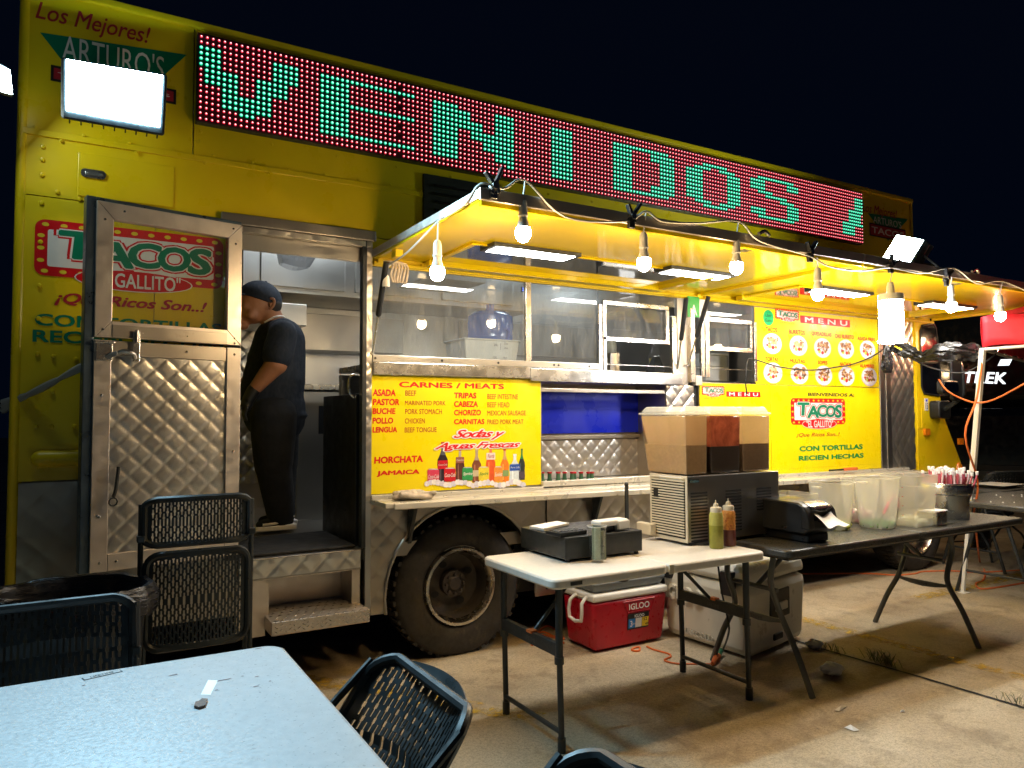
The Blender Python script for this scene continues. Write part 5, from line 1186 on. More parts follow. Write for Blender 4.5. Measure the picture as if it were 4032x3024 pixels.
# black six-foot table with curved legs
T3 = thing('black_folding_table', 'dark grey folding table with curved tube legs holding the food tubs', 'table', (4.2, -1.15, 0))
slab('tabletop', 3.06, 4.215, -1.455, -.80, .742, 'black_table', T3, .05); slab('tabletop', 4.219, 5.375, -1.455, -.80, .742, 'black_table', T3, .05)
MB().box(3.12, 5.3, -1.40, -.86, .68, .70).build('apron', 'black_metal', T3)
for x, xt, sgn in ((3.20, 3.13, 1), (4.74, 4.82, -1)):
    for y, yo in ((-1.28, -1), (-.98, 1)):
        pts = [(xt+.03*sgn, y, .70), (xt+.0*sgn, y, .55), (x-.02*sgn, y+.0, .42), (x, y+yo*.02, .34), (x, y+yo*.10, .20), (x, y+yo*.19, .0)]
        MB().tube(pts, .016, 10, 5).build('leg', 'grey_metal', T3, smooth=True)
    MB().prism([(-1.30, .335), (-1.21, .318), (-1.13, .312), (-1.05, .318), (-.96, .335), (-.96, .35), (-1.05, .348), (-1.21, .348), (-1.30, .35)], 0, x-.006, x+.006).build('leg_plate', 'grey_metal', T3, bevel=.003)
    mb = MB(); text_to(mb, 'LIFETIME', (x-.0065, -1.09, .322), (0, -.075, 0), (0, 0, .014)); mb.build('lettering', 'black', T3, fix=False)
    MB().tube([(x-.0*sgn, -1.13, .50), (x+.16*sgn, -1.13, .60), (x+.30*sgn, -1.13, .70)], .013, 8).cyl((x-.02, -1.28, .50), (x-.02, -.98, .50), .012).build('folding_brace', 'grey_metal', T3, smooth=True)
# far tables
def fartable(x0, x1, y0, y1, z, label_, m_):
    t = thing('far_table', label_, 'table', ((x0+x1)/2, (y0+y1)/2, 0)); slab('tabletop', x0, x1, y0, y1, z, m_, t, .05)
    for x in (x0+.15, x1-.15):
        MB().tube([(x, y0+.1, 0), (x, (y0+y1)/2-.08, z-.05)], .014).tube([(x, y1-.1, 0), (x, (y0+y1)/2+.08, z-.05)], .014).tube([(x, y0+.16, .18), (x, y1-.16, .18)], .010).build('leg_frame', 'black_metal', t, smooth=True)
    return t
ft = fartable(5.98, 7.8, -1.24, -.48, .742, 'grey table at the right edge with crumbs and a white maker plate', 'black_table')
mb = MB().box(6.14, 6.30, -1.2435, -1.2405, .708, .732); pb2 = mb.build('maker_plate', 'white', ft); wtext('LIFETIME', 6.16, 6.28, .713, .727, -1.2445, 'ink_black', pb2)
random.seed(9); mb = MB()
for i in range(14): mb.sphere((random.uniform(6.1, 7.2), random.uniform(-1.15, -.6), .745), .006, 6, 4)
tag(mb.build('table_crumbs', 'paper', None), 'white crumbs scattered on the grey table at the right edge', 'crumbs'); bpy.data.objects['table_crumbs']['kind'] = 'stuff'
fartable(7.0, 8.8, -.55, .2, .742, 'dark table farther back that holds the white plate', 'black_table')
t = thing('foam_plate', 'white rectangular foam plate on the dark table farthest right', 'plate', (7.45, -.25, .744))
MB().hexa([(7.33, -.36, .744), (7.55, -.36, .744), (7.55, -.16, .744), (7.33, -.16, .744), (7.24, -.42, .772), (7.64, -.42, .772), (7.64, -.10, .772), (7.24, -.10, .772)]).build('plate_body', 'white', t, bevel=.004)

# ================================================================ CHAIRS
def perforated(mb, F, ncol, nper, mu=.06, mv=.06):
    us = [0]; vs = [0]
    for c_ in range(ncol):
        for q in (0, .16, .30, .70, .84): us.append(mu+(1-2*mu)*(c_+q)/ncol)
    us.append(1-mu); us.append(1)
    tot = int(round(nper*2))
    for h_ in range(tot):
        for q in (.0, .2, .8): vs.append(mv+(1-2*mv)*(h_+q-.0)/tot)
    vs += [1-mv, 1]
    nu, nv = len(us)-1, len(vs)-1
    P = [[F(u_, v_) for u_ in us] for v_ in vs]; o = [p for r in P for p in r]; fs = []
    for j in range(nv):
        for i in range(nu):
            hole = False
            if 1 <= i < nu-1 and 1 <= j < nv-1:
                col, ci = divmod(i-1, 5); hp, hi = divmod(j-1, 3)      # hi 0 = first fifth, 1 = middle, 2 = last fifth
                # half period boundaries: knots at h_=even for even columns
                knot = (hi == 0 and (hp+col) % 2 == 0) or (hi == 2 and (hp+1+col) % 2 == 0)
                bulge = (hi == 0 and (hp+col) % 2 == 1) or (hi == 2 and (hp+1+col) % 2 == 1)
                if ci == 2: hole = not knot
                elif ci in (1, 3): hole = bulge
                if j-1 >= tot*3: hole = False
            if not hole: a = j*(nu+1)+i; fs.append((a, a+1, a+nu+2, a+nu+1))
    return mb.add(o, fs)
def rim_pts(F, r=.10, n=5):
    return [F(a, b_) for a, b_ in rrect(0, 1, 0, 1, r, n)]
def panel(name, F, ncol, nper, par, rim=.011, corner=.12):
    def G_(u_, v_):                                     # pull the sheet's corners in under the rounded rim
        du, dv_ = abs(u_-.5)*2, abs(v_-.5)*2
        k = 1-.035*(du**6)*(dv_**6)
        return F(.5+(u_-.5)*k, .5+(v_-.5)*k)
    mb = perforated(MB(), G_, ncol, nper)
    s_ = mb.build(name, 'chair', par, solid=.005, fix=False)
    MB().tube(rim_pts(F, corner), rim*1.25, 8, close=True).build(name+'_rim', 'chair', s_, smooth=True)
    return s_
def open_chair(loc, rz, label_, w_=.45, top=.88, lean=.16, bulge=.055, h_=.235, nper=3.5):
    """local: chair faces -Y, backrest at +Y"""
    t = thing('folding_chair', label_, 'chair', (0, 0, 0), 'black perforated folding chairs')
    F = lambda u_, v_: Vector(((u_-.5)*w_, .0+lean*(v_)+bulge*(1-(2*u_-1)**2), top-h_+h_*v_+.012*(1-(2*u_-1)**2)*(1 if v_ > .5 else -1)))
    panel('backrest', F, 25, nper, t)
    S_ = lambda u_, v_: Vector(((u_-.5)*(w_-.04), -.40+.40*v_, .44-.01*(1-(2*u_-1)**2)))
    panel('seat', S_, 23, 6, t)
    for s in (-1, 1):
        x = s*(w_/2+.008)
        MB().tube([(x, lean*.95, top-.01), (x, lean*.3, top-.15), (x, -.10, .42), (x*1.02, -.42, 0)], .011, 8, 3).build('leg', 'black_metal', t, smooth=True)
        MB().tube([(x*.94, -.36, .43), (x*.94, .05, .25), (x*.96, .16, 0)], .011, 8, 3).build('leg', 'black_metal', t, smooth=True)
        MB().box(x-.012, x+.012, lean*.3-.012, lean*.3+.02, top-.19, top-.13).build('hinge_block', 'chair', t, bevel=.004)
    MB().cyl((-w_/2, -.33, .12), (w_/2, -.33, .12), .008).build('stretcher', 'black_metal', t)
    t.rotation_euler = (0, 0, rz); t.location = loc
    return t
open_chair((-.075, -1.50, 0), 0, 'folding chair at far left, bright rim on its backrest behind the near table', top=.875, lean=.06)
open_chair((.47, -2.29, 0), R(-90), 'folding chair in the lower middle with its curved backrest beside the near table', w_=.52, top=.775, lean=.235, bulge=.09, h_=.33, nper=5)
open_chair((.56, -3.06, 0), R(-90), 'folding chair of which only the top rim shows at the bottom edge', w_=.52, top=.80, lean=.235, bulge=.08, h_=.33, nper=5)
# chair standing folded in front of the door
CY = -.75
t = thing('folded_chair', 'tall folding chair standing folded upright in front of the open steel door', 'chair', (.38, CY, 0), 'black perforated folding chairs')
a = hit(302*SV, 1075*SV, 1, CY); c = hit(547*SV, 1075*SV, 1, CY); x0, x1 = a.x+.012, c.x-.012
bz = lambda y: hit(425*SV, y*SV, 1, CY).z
def FB(z0, z1, x0_, x1_, bow, yo=0): 
    return lambda u_, v_: Vector((x0_+(x1_-x0_)*u_, CY-yo-.03*(1-(2*u_-1)**2), z0+(z1-z0)*v_+bow*(1-(2*u_-1)**2)*(1 if v_ > .5 else -.8)))
panel('backrest', FB(bz(1168), bz(1078), x0+.005, x1-.005, .014), 27, 3.5, t)
panel('seat', FB(bz(1385), bz(1192), x0+.012, x1-.012, .014, .02), 25, 7, t)
for x in (x0-.006, x1+.006):
    MB().tube([(x, CY, bz(1083)), (x, CY+.01, .55), (x, CY-.02, .0)], .010, 8).build('leg', 'black_metal', t, smooth=True)
    MB().tube([(x*1.0+(.016 if x < .3 else -.016), CY+.03, .62), (x+(.016 if x < .3 else -.016), CY+.03, .0)], .010, 8).build('leg', 'black_metal', t, smooth=True)
    MB().box(x-.014, x+.014, CY-.02, CY+.02, bz(1162), bz(1148)).build('hinge_block', 'chair', t, bevel=.004)
t2 = open_chair((7.85, -.05, 0), R(160), 'dim folding chair behind the plate at the right edge', top=.86)

# bin with black liner
mb = MB(); random.seed(4); n = 40; cb_ = Vector((-.02, -.87, 0))
rr_ = [random.uniform(-1, 1) for _ in range(n)]
def ringb(r, z, amp, zz=0): return [cb_+Vector(((r+amp*rr_[i])*math.cos(2*math.pi*i/n)*1.05, (r*.85+amp*rr_[i])*math.sin(2*math.pi*i/n), z+zz*rr_[(i*3) % n])) for i in range(n)]
t = thing('trash_bin', 'large bin with a ruffled black liner folded over its rim at far left', 'trash bin', tuple(cb_))
MB().loft([ringb(.20, 0, 0), ringb(.235, .80, 0)], False).build('bin_body', 'black', t, smooth=True)
mb.loft([ringb(.20, .45, .01), ringb(.225, .76, .008), ringb(.238, .815, .004, .004), ringb(.255, .818, .006, .006), ringb(.268, .78, .014, .012), ringb(.262, .72, .018, .02)], False); mb.build('bin_liner', 'bag', t, smooth=60)

# ================================================================ THINGS ON THE WHITE TABLE
Z0 = .742
t = thing('cash_drawer', 'black metal cash drawer on the left half of the white table', 'cash drawer', (2.17, -.92, Z0))
MB().box(1.945, 2.405, -1.118, -.72, Z0+.014, Z0+.116).build('drawer_case', 'black_metal', t, bevel=.004)
MB().box(1.955, 2.395, -1.1195, -1.1182, Z0+.030, Z0+.100).build('drawer_front', 'black_metal', t)
for x in (1.97, 2.38):
    for y in (-1.10, -.74): MB().cyl((x, y, Z0), (x, y, Z0+.015), .012, n=10).build('foot', 'black', t)
DZ = Z0+.117
t = thing('notepad', 'open white notepad lying on the cash drawer', 'notepad', (2.10, -.85, DZ)); A2 = (1900, 1900, 1300)
q = [hz(*A2, *p_, 2, DZ+.01) for p_ in ((315, 295), (410, 312), (580, 275), (500, 262))]
MB().prism([(p_.x, p_.y) for p_ in q], 2, DZ, DZ+.014).build('pad', 'paper', t, bevel=.002)
t = thing('calculator', 'black desk calculator with rows of keys on the cash drawer', 'calculator', (2.15, -1.0, DZ))
def rbox(mb, c_, sx, sy, z0, z1, rz):
    ca, sa = math.cos(rz), math.sin(rz); P = [(c_[0]+x*ca-y*sa, c_[1]+x*sa+y*ca) for x, y in ((-sx, -sy), (sx, -sy), (sx, sy), (-sx, sy))]
    return mb.add([(x, y, z0) for x, y in P]+[(x, y, z1) for x, y in P], [(0,3,2,1),(4,5,6,7),(0,1,5,4),(1,2,6,5),(2,3,7,6),(3,0,4,7)])
cc = hz(*A2, 560, 318, 2, DZ+.02); rbox(MB(), (cc.x, cc.y), .085, .055, DZ, DZ+.02, .12).build('calculator_body', 'black', t, bevel=.004)
mb = MB()
for i in range(7):
    for j in range(4): rbox(mb, (cc.x-.068+i*.0215, cc.y-.036+j*.019), .008, .0065, DZ+.02, DZ+.024, .12)
mb.build('calculator_keys', 'grey_metal', t)
t = thing('card_terminal', 'white card terminal lying on the right of the cash drawer', 'card terminal', (2.3, -1.0, DZ))
p0, p1 = hz(*A2, 700, 290, 2, DZ+.03), hz(*A2, 960, 290, 2, DZ+.02)
ctr = (p0+p1)/2; rbox(MB(), (ctr.x+.02, ctr.y-.0), .095, .038, DZ+.028, DZ+.056, .10).build('terminal_body', 'white', t, bevel=.010)
rbox(MB(), (ctr.x+.075, ctr.y-.005), .040, .036, DZ+.004, DZ+.052, .10).build('printer_end', 'white', t, bevel=.008); rbox(MB(), (ctr.x-.02, ctr.y), .05, .03, DZ, DZ+.028, .10).build('terminal_stand', 'black', t, bevel=.004)
rbox(MB(), (ctr.x+.112, ctr.y-.02), .003, .006, DZ+.02, DZ+.045, .10).build('red_mark', 'red', t)
# tip cup
cx, cy = 2.088, -1.170; t = thing('tip_cup', 'clear plastic cup stuffed with folded dollar bills at the table front', 'cup', (cx, cy, Z0))
MB().lathe([(0, 0), (.030, 0), (.031, .01), (.044, .163), (.046, .166), (.045, .160), (.030, .008)], (cx, cy, Z0), n=28).build('cup_wall', 'clear', t, smooth=True); MB().tube([(cx+.046*math.cos(k*.3927), cy+.046*math.sin(k*.3927), Z0+.166) for k in range(16)], .0022, 6, close=True).build('cup_rim', 'plastic_clear', t, smooth=True)
random.seed(8); bills = inkm((.40, .42, .27))
for k in range(6):
    a_ = k*.9; r0 = .016; F = lambda u_, v_, a_=a_, k=k: Vector((cx+(u_-.5)*.056*math.cos(a_)+.016*math.cos(a_*2)+.006*math.sin(u_*6+k)*math.sin(a_), cy+(u_-.5)*.05*math.sin(a_)+.016*math.sin(a_*2)-.006*math.sin(u_*6+k)*math.cos(a_), Z0+.012+v_*(.13+.012*(k % 3))))
    MB().grid(F, 8, 4).build('dollar_bill', [bills, inkm((.20, .22, .13))][k % 2], t, smooth=True)
a_ = -1.9; 
for z_ in (.075, .04):
    mb = MB(); text_to(mb, 'ONE', (cx-.012, cy-.0415, Z0+z_), (.022, 0, 0), (0, 0, .008)); mb.build('lettering', 'black', t, fix=False)
# drink dispenser
DX0, DX1, DY0, DY1 = 2.733, 3.440, -1.09, -.80
t = thing('drink_dispenser', 'three tank cold drink dispenser with beige, red and brown drinks on the white table', 'drink dispenser', ((DX0+DX1)/2, (DY0+DY1)/2, Z0))
DZt = 1.104
bs = MB().box(DX0+.006, DX1, DY0+.003, DY1, Z0+.018, DZt).build('base_housing', 'steel', t, bevel=.004)
MB().box(DX0, DX0+.0055, DY0, DY1+.0, Z0+.016, DZt).build('side_panel', 'cream', t, bevel=.002)
for i in range(22):
    z = Z0+.045+i*.0142
    mb = MB().box(DX0-.008, DX0-.0003, DY0+.018, DY1-.018, z, z+.0075); mb.build('louvre', 'cream', t, bevel=.002)
mb = MB().box(DX0-.001, DX0-.0002, DY0+.015, DY1-.015, Z0+.035, DZt-.03); mb.build('grille_recess', 'black_matt', t)
MB().box(DX0-.010, DX0-.001, DY1-.075, DY1-.04, DZt-.125, DZt-.075).build('power_switch', 'black', t)
for i, x in enumerate((2.745, 3.00, 3.24)):
    for k in range(17 if i == 0 else 14 if i == 1 else 8):
        z = DZt-.095-k*.0165; MB().hexa([(x+.015, DY0+.0022, z), (x+.135, DY0+.0022, z), (x+.135, DY0+.0040, z), (x+.015, DY0+.0040, z), (x+.015, DY0+.0022, z+.0085), (x+.135, DY0+.0022, z+.0085), (x+.135, DY0+.0040, z+.0085), (x+.015, DY0+.0040, z+.0085)]).build('vent_slot', 'black_matt', t)
bq = MB().box(DX0+.018, DX0+.085, DY0-.0005, DY0+.002, DZt-.035, DZt-.018).build('brand_badge', 'black_metal', t); wtext('Crathco', DX0+.022, DX0+.081, DZt-.033, DZt-.020, DY0-.0015, inkm((.25, .55, .75)), bq)
MB().box(DX0-.0007, DX0-.0003, DY0+.04, DY1-.08, DZt-.024, DZt-.008).build('warning_label', 'paper', t)
MB().lathe([(0, 0), (.10, 0), (.10, .014), (0, .016)], ((DX0+.14), DY0+.06, Z0), n=24).lathe([(0, 0), (.06, 0), (.06, .016), (0, .016)], ((DX1-.1), DY0+.1, Z0), n=24).build('rubber_foot', 'black', t)
MB().box(DX0-.05, DX0-.01, DY1-.06, DY1+.06, Z0+.03, Z0+.09).build('drip_tray', 'cream', t, bevel=.006)
tanks = [(2.735, 2.900, 'tank', (.42, .29, .17), .155, 'beige tank nearest the camera'), (2.915, 3.148, 'tank_red', (.012, .002, .004), .145, 'red tank'), (3.158, 3.385, 'tank', (.22, .145, .09), .155, 'brown tank')]
for x0, x1, m_, lc, lh, lab in tanks:
    zb_, zt_ = DZt+.004, 1.425; y0, y1 = -1.082, -.765
    def hx(mb, k0, k1, z0, z1, ins=0): 
        return mb.hexa([(x0+k0+ins, y0+k0*.6+ins, z0), (x1-k0-ins, y0+k0*.6+ins, z0), (x1-k0-ins, y1-k0-ins, z0), (x0+k0+ins, y1-k0-ins, z0), (x0+k1+ins, y0+k1*.6+ins, z1), (x1-k1-ins, y0+k1*.6+ins, z1), (x1-k1-ins, y1-k1*1+ins*0-ins+.05*(z1-zb_)/.32, z1), (x0+k1+ins, y1-k1-ins+.05*(z1-zb_)/.32, z1)])
    tk = hx(MB(), .006, .0, zb_, zt_).build('tank', 'tank_wall', t, bevel=.014, smooth=40)
    hx(MB(), .004, .001, zb_+lh+.0006, zt_-.006, .005).build('frosted_film', m_, tk)
    hx(MB(), .006, .0035, zb_+.004, zb_+lh, .005).build('drink', inkm(lc), tk)
    ld = MB().hexa([(x0-.005, y0-.006, zt_), (x1+.003, y0-.006, zt_), (x1+.003, y1+.056, zt_), (x0-.005, y1+.056, zt_), (x0-.005, y0-.006, zt_+.012), (x1+.003, y0-.006, zt_+.012), (x1+.003, y1+.056, zt_+.012), (x0-.005, y1+.056, zt_+.012)])
    ld.hexa([(x0+.004, y0+.003, zt_+.013), (x1-.006, y0+.003, zt_+.013), (x1-.006, y1+.045, zt_+.013), (x0+.004, y1+.045, zt_+.013), (x0+.022, y0+.02, zt_+.045), (x1-.022, y0+.02, zt_+.045), (x1-.022, y1+.02, zt_+.045), (x0+.022, y1+.02, zt_+.045)])
    ld.build('tank_lid', 'plastic_clear', tk, bevel=.006, smooth=40)
# squeeze bottles
def squeeze(x, y, name_l, sauce, wall, lvl):
    t = thing('squeeze_bottle', name_l, 'squeeze bottle', (x, y, Z0), 'sauce bottles on the white table')
    b_ = MB().lathe([(0, .001), (.033, .001), (.0355, .006), (.0355, lvl)], (x, y, Z0), n=26).build('sauce', sauce, t, smooth=True)
    MB().lathe([(.0355, lvl), (.0345, .165), (.031, .182), (.026, .186)], (x, y, Z0), n=26).build('stained_wall', wall, t, smooth=True)
    MB().lathe([(.028, .180), (.029, .204), (.027, .208), (.014, .212), (.012, .226), (.005, .230), (.003, .244), (0, .244)], (x, y, Z0), n=24).build('nozzle_cap', 'cream', t, smooth=True)
squeeze(2.825, -1.20, 'squeeze bottle of green salsa left of its brown neighbour', inkm((.25, .24, .03)), inkm((.42, .40, .10)), .118)
squeeze(2.935, -1.18, 'squeeze bottle of brown salsa with orange splashes right of the green one', inkm((.13, .03, .025)), paint('splashed salsa wall', (.60, .26, .06), .4, var=.3, nscale=50, dirt=((.40, .07, .02), 70, .52)), .085)

# ================================================================ THINGS ON THE BLACK TABLE
t = thing('napkin_dispenser', 'black tabletop napkin dispenser with one napkin sticking out', 'napkin dispenser', (3.3, -1.2, Z0))
nc = hit(3190, 2146, 2, Z0); NX0, NX1, NYF = nc.x-.005, nc.x+.225, nc.y-.0
def npf(pts, x0, x1, m_, nm, bev, par=None): return MB().prism([(NYF+d, Z0+z) for d, z in pts], 0, x0, x1).build(nm, m_, par or t, bevel=bev, smooth=40)
sh_ = npf([(.03, .050), (.0, .072), (-.003, .110), (.0, .118), (.03, .122), (.03, .158), (.010, .165), (.035, .196), (.07, .212), (.30, .216), (.355, .190), (.378, .145), (.365, .085), (.32, .050)], NX0, NX1, 'black', 'dispenser_shell', .012)
npf([(-.001, .074), (-.004, .112), (.012, .170), (.036, .198), (.05, .200), (.05, .08)], NX0-.004, NX0+.045, 'black', 'side_cheek', .012, sh_); npf([(-.001, .074), (-.004, .112), (.012, .170), (.036, .198), (.05, .200), (.05, .08)], NX1-.028, NX1+.004, 'black', 'side_cheek', .012, sh_)
npf([(.03, .0), (.03, .05), (.30, .05), (.33, .0)], NX0+.03, NX1-.03, 'black', 'dispenser_base', .012)
def chf(u_, v_): 
    d, z = ((.075, .2145), (.036, .1995), (.008, .166+.016*(2*u_-1)**2))[min(2, int(v_*2.001))]; return (NX0+.046+(NX1-NX0-.075)*u_, NYF+d, Z0+z)
MB().grid(chf, 14, 2).build('chrome_lip', 'steel_bright', t, smooth=30, solid=.002)
F = lambda u_, v_: Vector((NX0+.055+(NX1-NX0-.090)*(u_+(u_-.5)*.25*v_)+.02*v_, NYF+.012-.085*v_, Z0+.158-.062*v_**.8-.014*(1-(2*u_-1)**2)*(1-v_)+.006*math.sin(u_*9+v_*4)))
MB().grid(F, 12, 8).build('napkin', 'paper', t, smooth=True)
def tub(x, y, h, r0, r1, label_, shape='round', z0=Z0):
    t = thing('food_tub', label_, 'food tub', (x, y, z0), 'clear tubs on the black table')
    if shape == 'round':
        MB().lathe([(0, .002), (r0-.01, .002), (r0, .012), (r1*.97, h*.78), (r1*.975, h*.785), (r1, h-.004), (r1+.004, h), (r1-.002, h)], (x, y, z0), n=36).build('tub_wall', 'plastic_clear', t, smooth=40)
        boxes('tub_handle', 'plastic_clear', t, [(x-r1-.028, x-r1+.004, y-.03, y+.03, z0+h-.03, z0+h-.022), (x+r1-.004, x+r1+.028, y-.03, y+.03, z0+h-.03, z0+h-.022)])
    else:
        MB().prism(rrect(x-r0, x+r0, y-r0, y+r0, .02), 2, z0+.002, z0+.012).build('tub_floor', 'plastic_clear', t)
        rg_ = lambda r, z, c_: [Vector((p_[0], p_[1], z0+z)) for p_ in rrect(x-r, x+r, y-r, y+r, c_)]
        MB().loft([rg_(r0, .01, .02), rg_(r1*.98, h*.8, .02), rg_(r1, h*.81, .02), rg_(r1+.003, h, .02), rg_(r1-.003, h, .02)], False).build('tub_wall', 'plastic_clear', t, smooth=30)
    return t
def heap(t, x, y, r, h, m_, n_, size, name_, z0=Z0, flat_=.5, seed=1):
    rnd = random.Random(seed); mb = MB()
    for i in range(n_):
        a_ = rnd.uniform(0, 2*math.pi); rr2 = r*math.sqrt(rnd.random()); z = z0+.012+rnd.random()*h*(1-.5*rr2/r)
        mb.cur = i % len(m_); s_ = size*rnd.uniform(.6, 1.2); p_ = (x+rr2*math.cos(a_), y+rr2*math.sin(a_), z)
        mb.sphere(p_, s_, 6, 4, (1, rnd.uniform(.5, 1), flat_))
    return mb.build(name_, m_, t, smooth=False, kind='stuff')
T_ = (3200, 1500, 832)
# (a) square tub behind the napkin dispenser
t = tub(3.68, -.97, .215, .095, .115, 'square clear tub with a lid notch behind the napkin dispenser', 'square')
MB().lathe([(0, .01), (.03, .01), (.035, .15), (0, .16)], (3.74, -.97, Z0), n=12).build('red_salsa_cup', inkm((.45, .12, .08)), t, smooth=True)
t = tub(3.90, -1.09, .28, .100, .128, 'round clear tub with a few lime wedges at its bottom')
lim = [inkm((.45, .55, .06)), inkm((.62, .68, .14))]
heap(t, 3.90, -1.09, .094, .06, lim, 34, .024, 'lime_wedges', seed=2, flat_=.7)
t = tub(4.285, -1.012, .27, .085, .112, 'clear tub half full of sliced radishes between its neighbours')
heap(t, 4.285, -1.012, .082, .105, [inkm((.45, .02, .10)), inkm((.72, .60, .58))], 90, .020, 'radish_slices', seed=3)
t = tub(4.17, -1.20, .305, .098, .128, 'round clear tub with chopped cilantro and pink tongs')
heap(t, 4.17, -1.20, .097, .042, [inkm((.05, .22, .03)), inkm((.14, .36, .05)), inkm((.03, .12, .02))], 420, .007, 'chopped_cilantro', seed=4)
g = thing('pink_tongs', 'pink handled tongs standing in the cilantro tub', 'tongs', (4.17, -1.2, Z0+.04))
tq = lambda x, y: hz(*T_, x, y, 1, -1.20)
MB().tube([tq(740, 1395), tq(810, 1260), tq(860, 1215), tq(900, 1245), tq(895, 1330)], .008, 8, 4).build('tong_grip', inkm((.62, .05, .12)), g, smooth=True)
MB().tube([tq(740, 1395), tq(665, 1510)], .007, 6).tube([tq(895, 1330), tq(870, 1500)], .007, 6).build('tong_arms', 'grey_metal', g, smooth=True)
t = tub(4.44, -1.24, .31, .098, .118, 'clear tub with chopped onion and steel tongs, rightmost of the tubs', 'square')
heap(t, 4.44, -1.24, .095, .055, [inkm((.66, .64, .42)), inkm((.75, .73, .58))], 320, .008, 'chopped_onion', seed=5)
g = thing('steel_tongs', 'steel tongs leaning in the chopped onion tub', 'tongs', (4.44, -1.24, Z0+.04))
MB().tube([tq(1010, 1495), tq(1100, 1380), tq(1210, 1210)], .007, 6).tube([tq(1040, 1500), tq(1120, 1400), tq(1215, 1215)], .007, 6).build('tong_arms', 'steel_bright', g, smooth=True)
# tiny red scale marks on tubs
for (xx, yy) in ((4.17, -1.315), (4.44, -1.36)):
    mb = MB()
    for k in range(4): mb.box(xx+.07, xx+.085, yy-.001, yy, Z0+.08+.055*k, Z0+.083+.055*k)
    mb.build('scale_marks', 'ink_red', t)
# steel pot with straws
px, py = 4.97, -1.17; t = thing('steel_pot', 'round stainless steel pot used as the straw holder on the black table', 'pot', (px, py, Z0))
MB().lathe([(0, .002), (.128, .002), (.130, .01), (.130, .15), (.150, .165), (.152, .205), (.145, .222), (.152, .228), (.150, .232), (.138, .224), (.135, .15), (.125, .02)], (px, py, Z0), n=44).build('pot_body', 'steel_bright', t, smooth=40)
random.seed(21); strawm = inkm((.55, .10, .14)); wrapm = inkm((.82, .66, .66)); first = None
for i in range(64):
    a_ = random.uniform(0, 2*math.pi); r_ = .108*math.sqrt(random.random()); tx, ty = random.uniform(-.03, .03), random.uniform(-.03, .03)
    b0 = Vector((px+r_*math.cos(a_), py+r_*math.sin(a_), Z0+.05)); tp = b0+Vector((tx+.3*(b0.x-px), ty+.3*(b0.y-py), .235+random.uniform(-.012, .03)))
    lab = 'paper wrapped pink straw in the bunch filling the steel pot'
    s_ = thing('straw', lab, 'straw', tuple(b0), 'wrapped straws in the steel pot')
    MB().cyl(b0, tp, .0058, n=6).build('straw_tube', strawm if i % 3 else wrapm, s_)
    MB().cyl(tp, tp+Vector((random.uniform(-.006, .006), 0, .022)), .0085, .010, n=5).build('wrapper_end', 'paper', s_)
t = thing('packet_box', 'small steel tray of sugar packets in front of the pot', 'packet tray', (4.62, -1.32, Z0))
q0, q1 = hz(*T_, 1285, 1525, 2, Z0), hz(*T_, 1525, 1480, 2, Z0)
MB().box(q0.x+.02, q0.x+.13, q0.y-.0, q0.y+.12, Z0, Z0+.085).build('tray_body', 'steel_bright', t, bevel=.004); MB().box(q0.x+.14, q0.x+.26, q0.y+.02, q0.y+.12, Z0, Z0+.075).build('clear_bin', 'clear', t, bevel=.004)
random.seed(6); mb = MB()
for i in range(9): rbox(mb, (q0.x+.10+.10*random.random(), q0.y+.05+.04*random.random()), .022, .012, Z0+.015+.008*i, Z0+.021+.008*i, random.uniform(0, 3))
mb.box(q0.x+.02, q0.x+.16, q0.y+.01, q0.y+.09, Z0+.086, Z0+.089); mb.build('packets', 'paper', t)

# ================================================================ COOLERS
t = thing('red_cooler', 'red cooler with grey lid and white carry handle under the white table', 'cooler', (2.95, -.2, 0))
cx0, cx1, cy0, cy1 = 2.655, 3.235, -.375, -.045
def tap(mb, x0, x1, y0, y1, z0, z1, k): return mb.hexa([(x0+k, y0+k, z0), (x1-k, y0+k, z0), (x1-k, y1-k, z0), (x0+k, y1-k, z0), (x0, y0, z1), (x1, y0, z1), (x1, y1, z1), (x0, y1, z1)])
tap(MB(), cx0, cx1, cy0, cy1, .012, .305, .022).build('cooler_body', 'red', t, bevel=.022, smooth=40)
MB().box(cx0-.004, cx1+.004, cy0-.005, cy1+.004, .306, .352).build('white_band', 'white', t, bevel=.014, smooth=40)
tap(MB(), cx0+.03, cx1-.03, cy0+.03, cy1-.03, .416, .354, -.028).build('cooler_lid', 'cooler_grey', t, bevel=.014, smooth=40)
mb = MB()
for x, y in ((2.72, -.30), (2.80, -.13), (3.08, -.12), (3.17, -.29)): mb.lathe([(0, 0), (.034, 0), (.036, .003)], (x, y, .4165), n=20)
mb.build('cup_holders', 'black_matt', t)
MB().tube([(cx0-.006, cy0+.06, .33), (cx0-.05, cy0+.05, .30), (cx0-.055, cy0+.05, .20), (cx0-.055, cy0+.17, .20), (cx0-.05, cy0+.17, .30), (cx0-.006, cy0+.16, .33)], .011, 8, 2).build('carry_handle', 'white', t, smooth=True)
yF = cy0+.006
mb = MB().tube([(2.88, cy0-.001, .285), (3.13, cy0-.001, .285), (3.10, cy0+.006, .215), (2.92, cy0+.006, .215)], .003, 6, close=True); mb.build('embossed_frame', 'red', t)
wtext('IGLOO', 2.925, 3.085, .232, .268, cy0-.001, 'ink_white', t, off=.02, tilt=0)
lb = MB().hexa([(2.92, cy0+.012, .108), (3.085, cy0+.012, .108), (3.085, cy0+.016, .108), (2.92, cy0+.016, .108), (2.92, cy0+.001, .205), (3.085, cy0+.001, .205), (3.085, cy0+.006, .205), (2.92, cy0+.006, .205)]).build('cooler_label', 'ink_black', t)
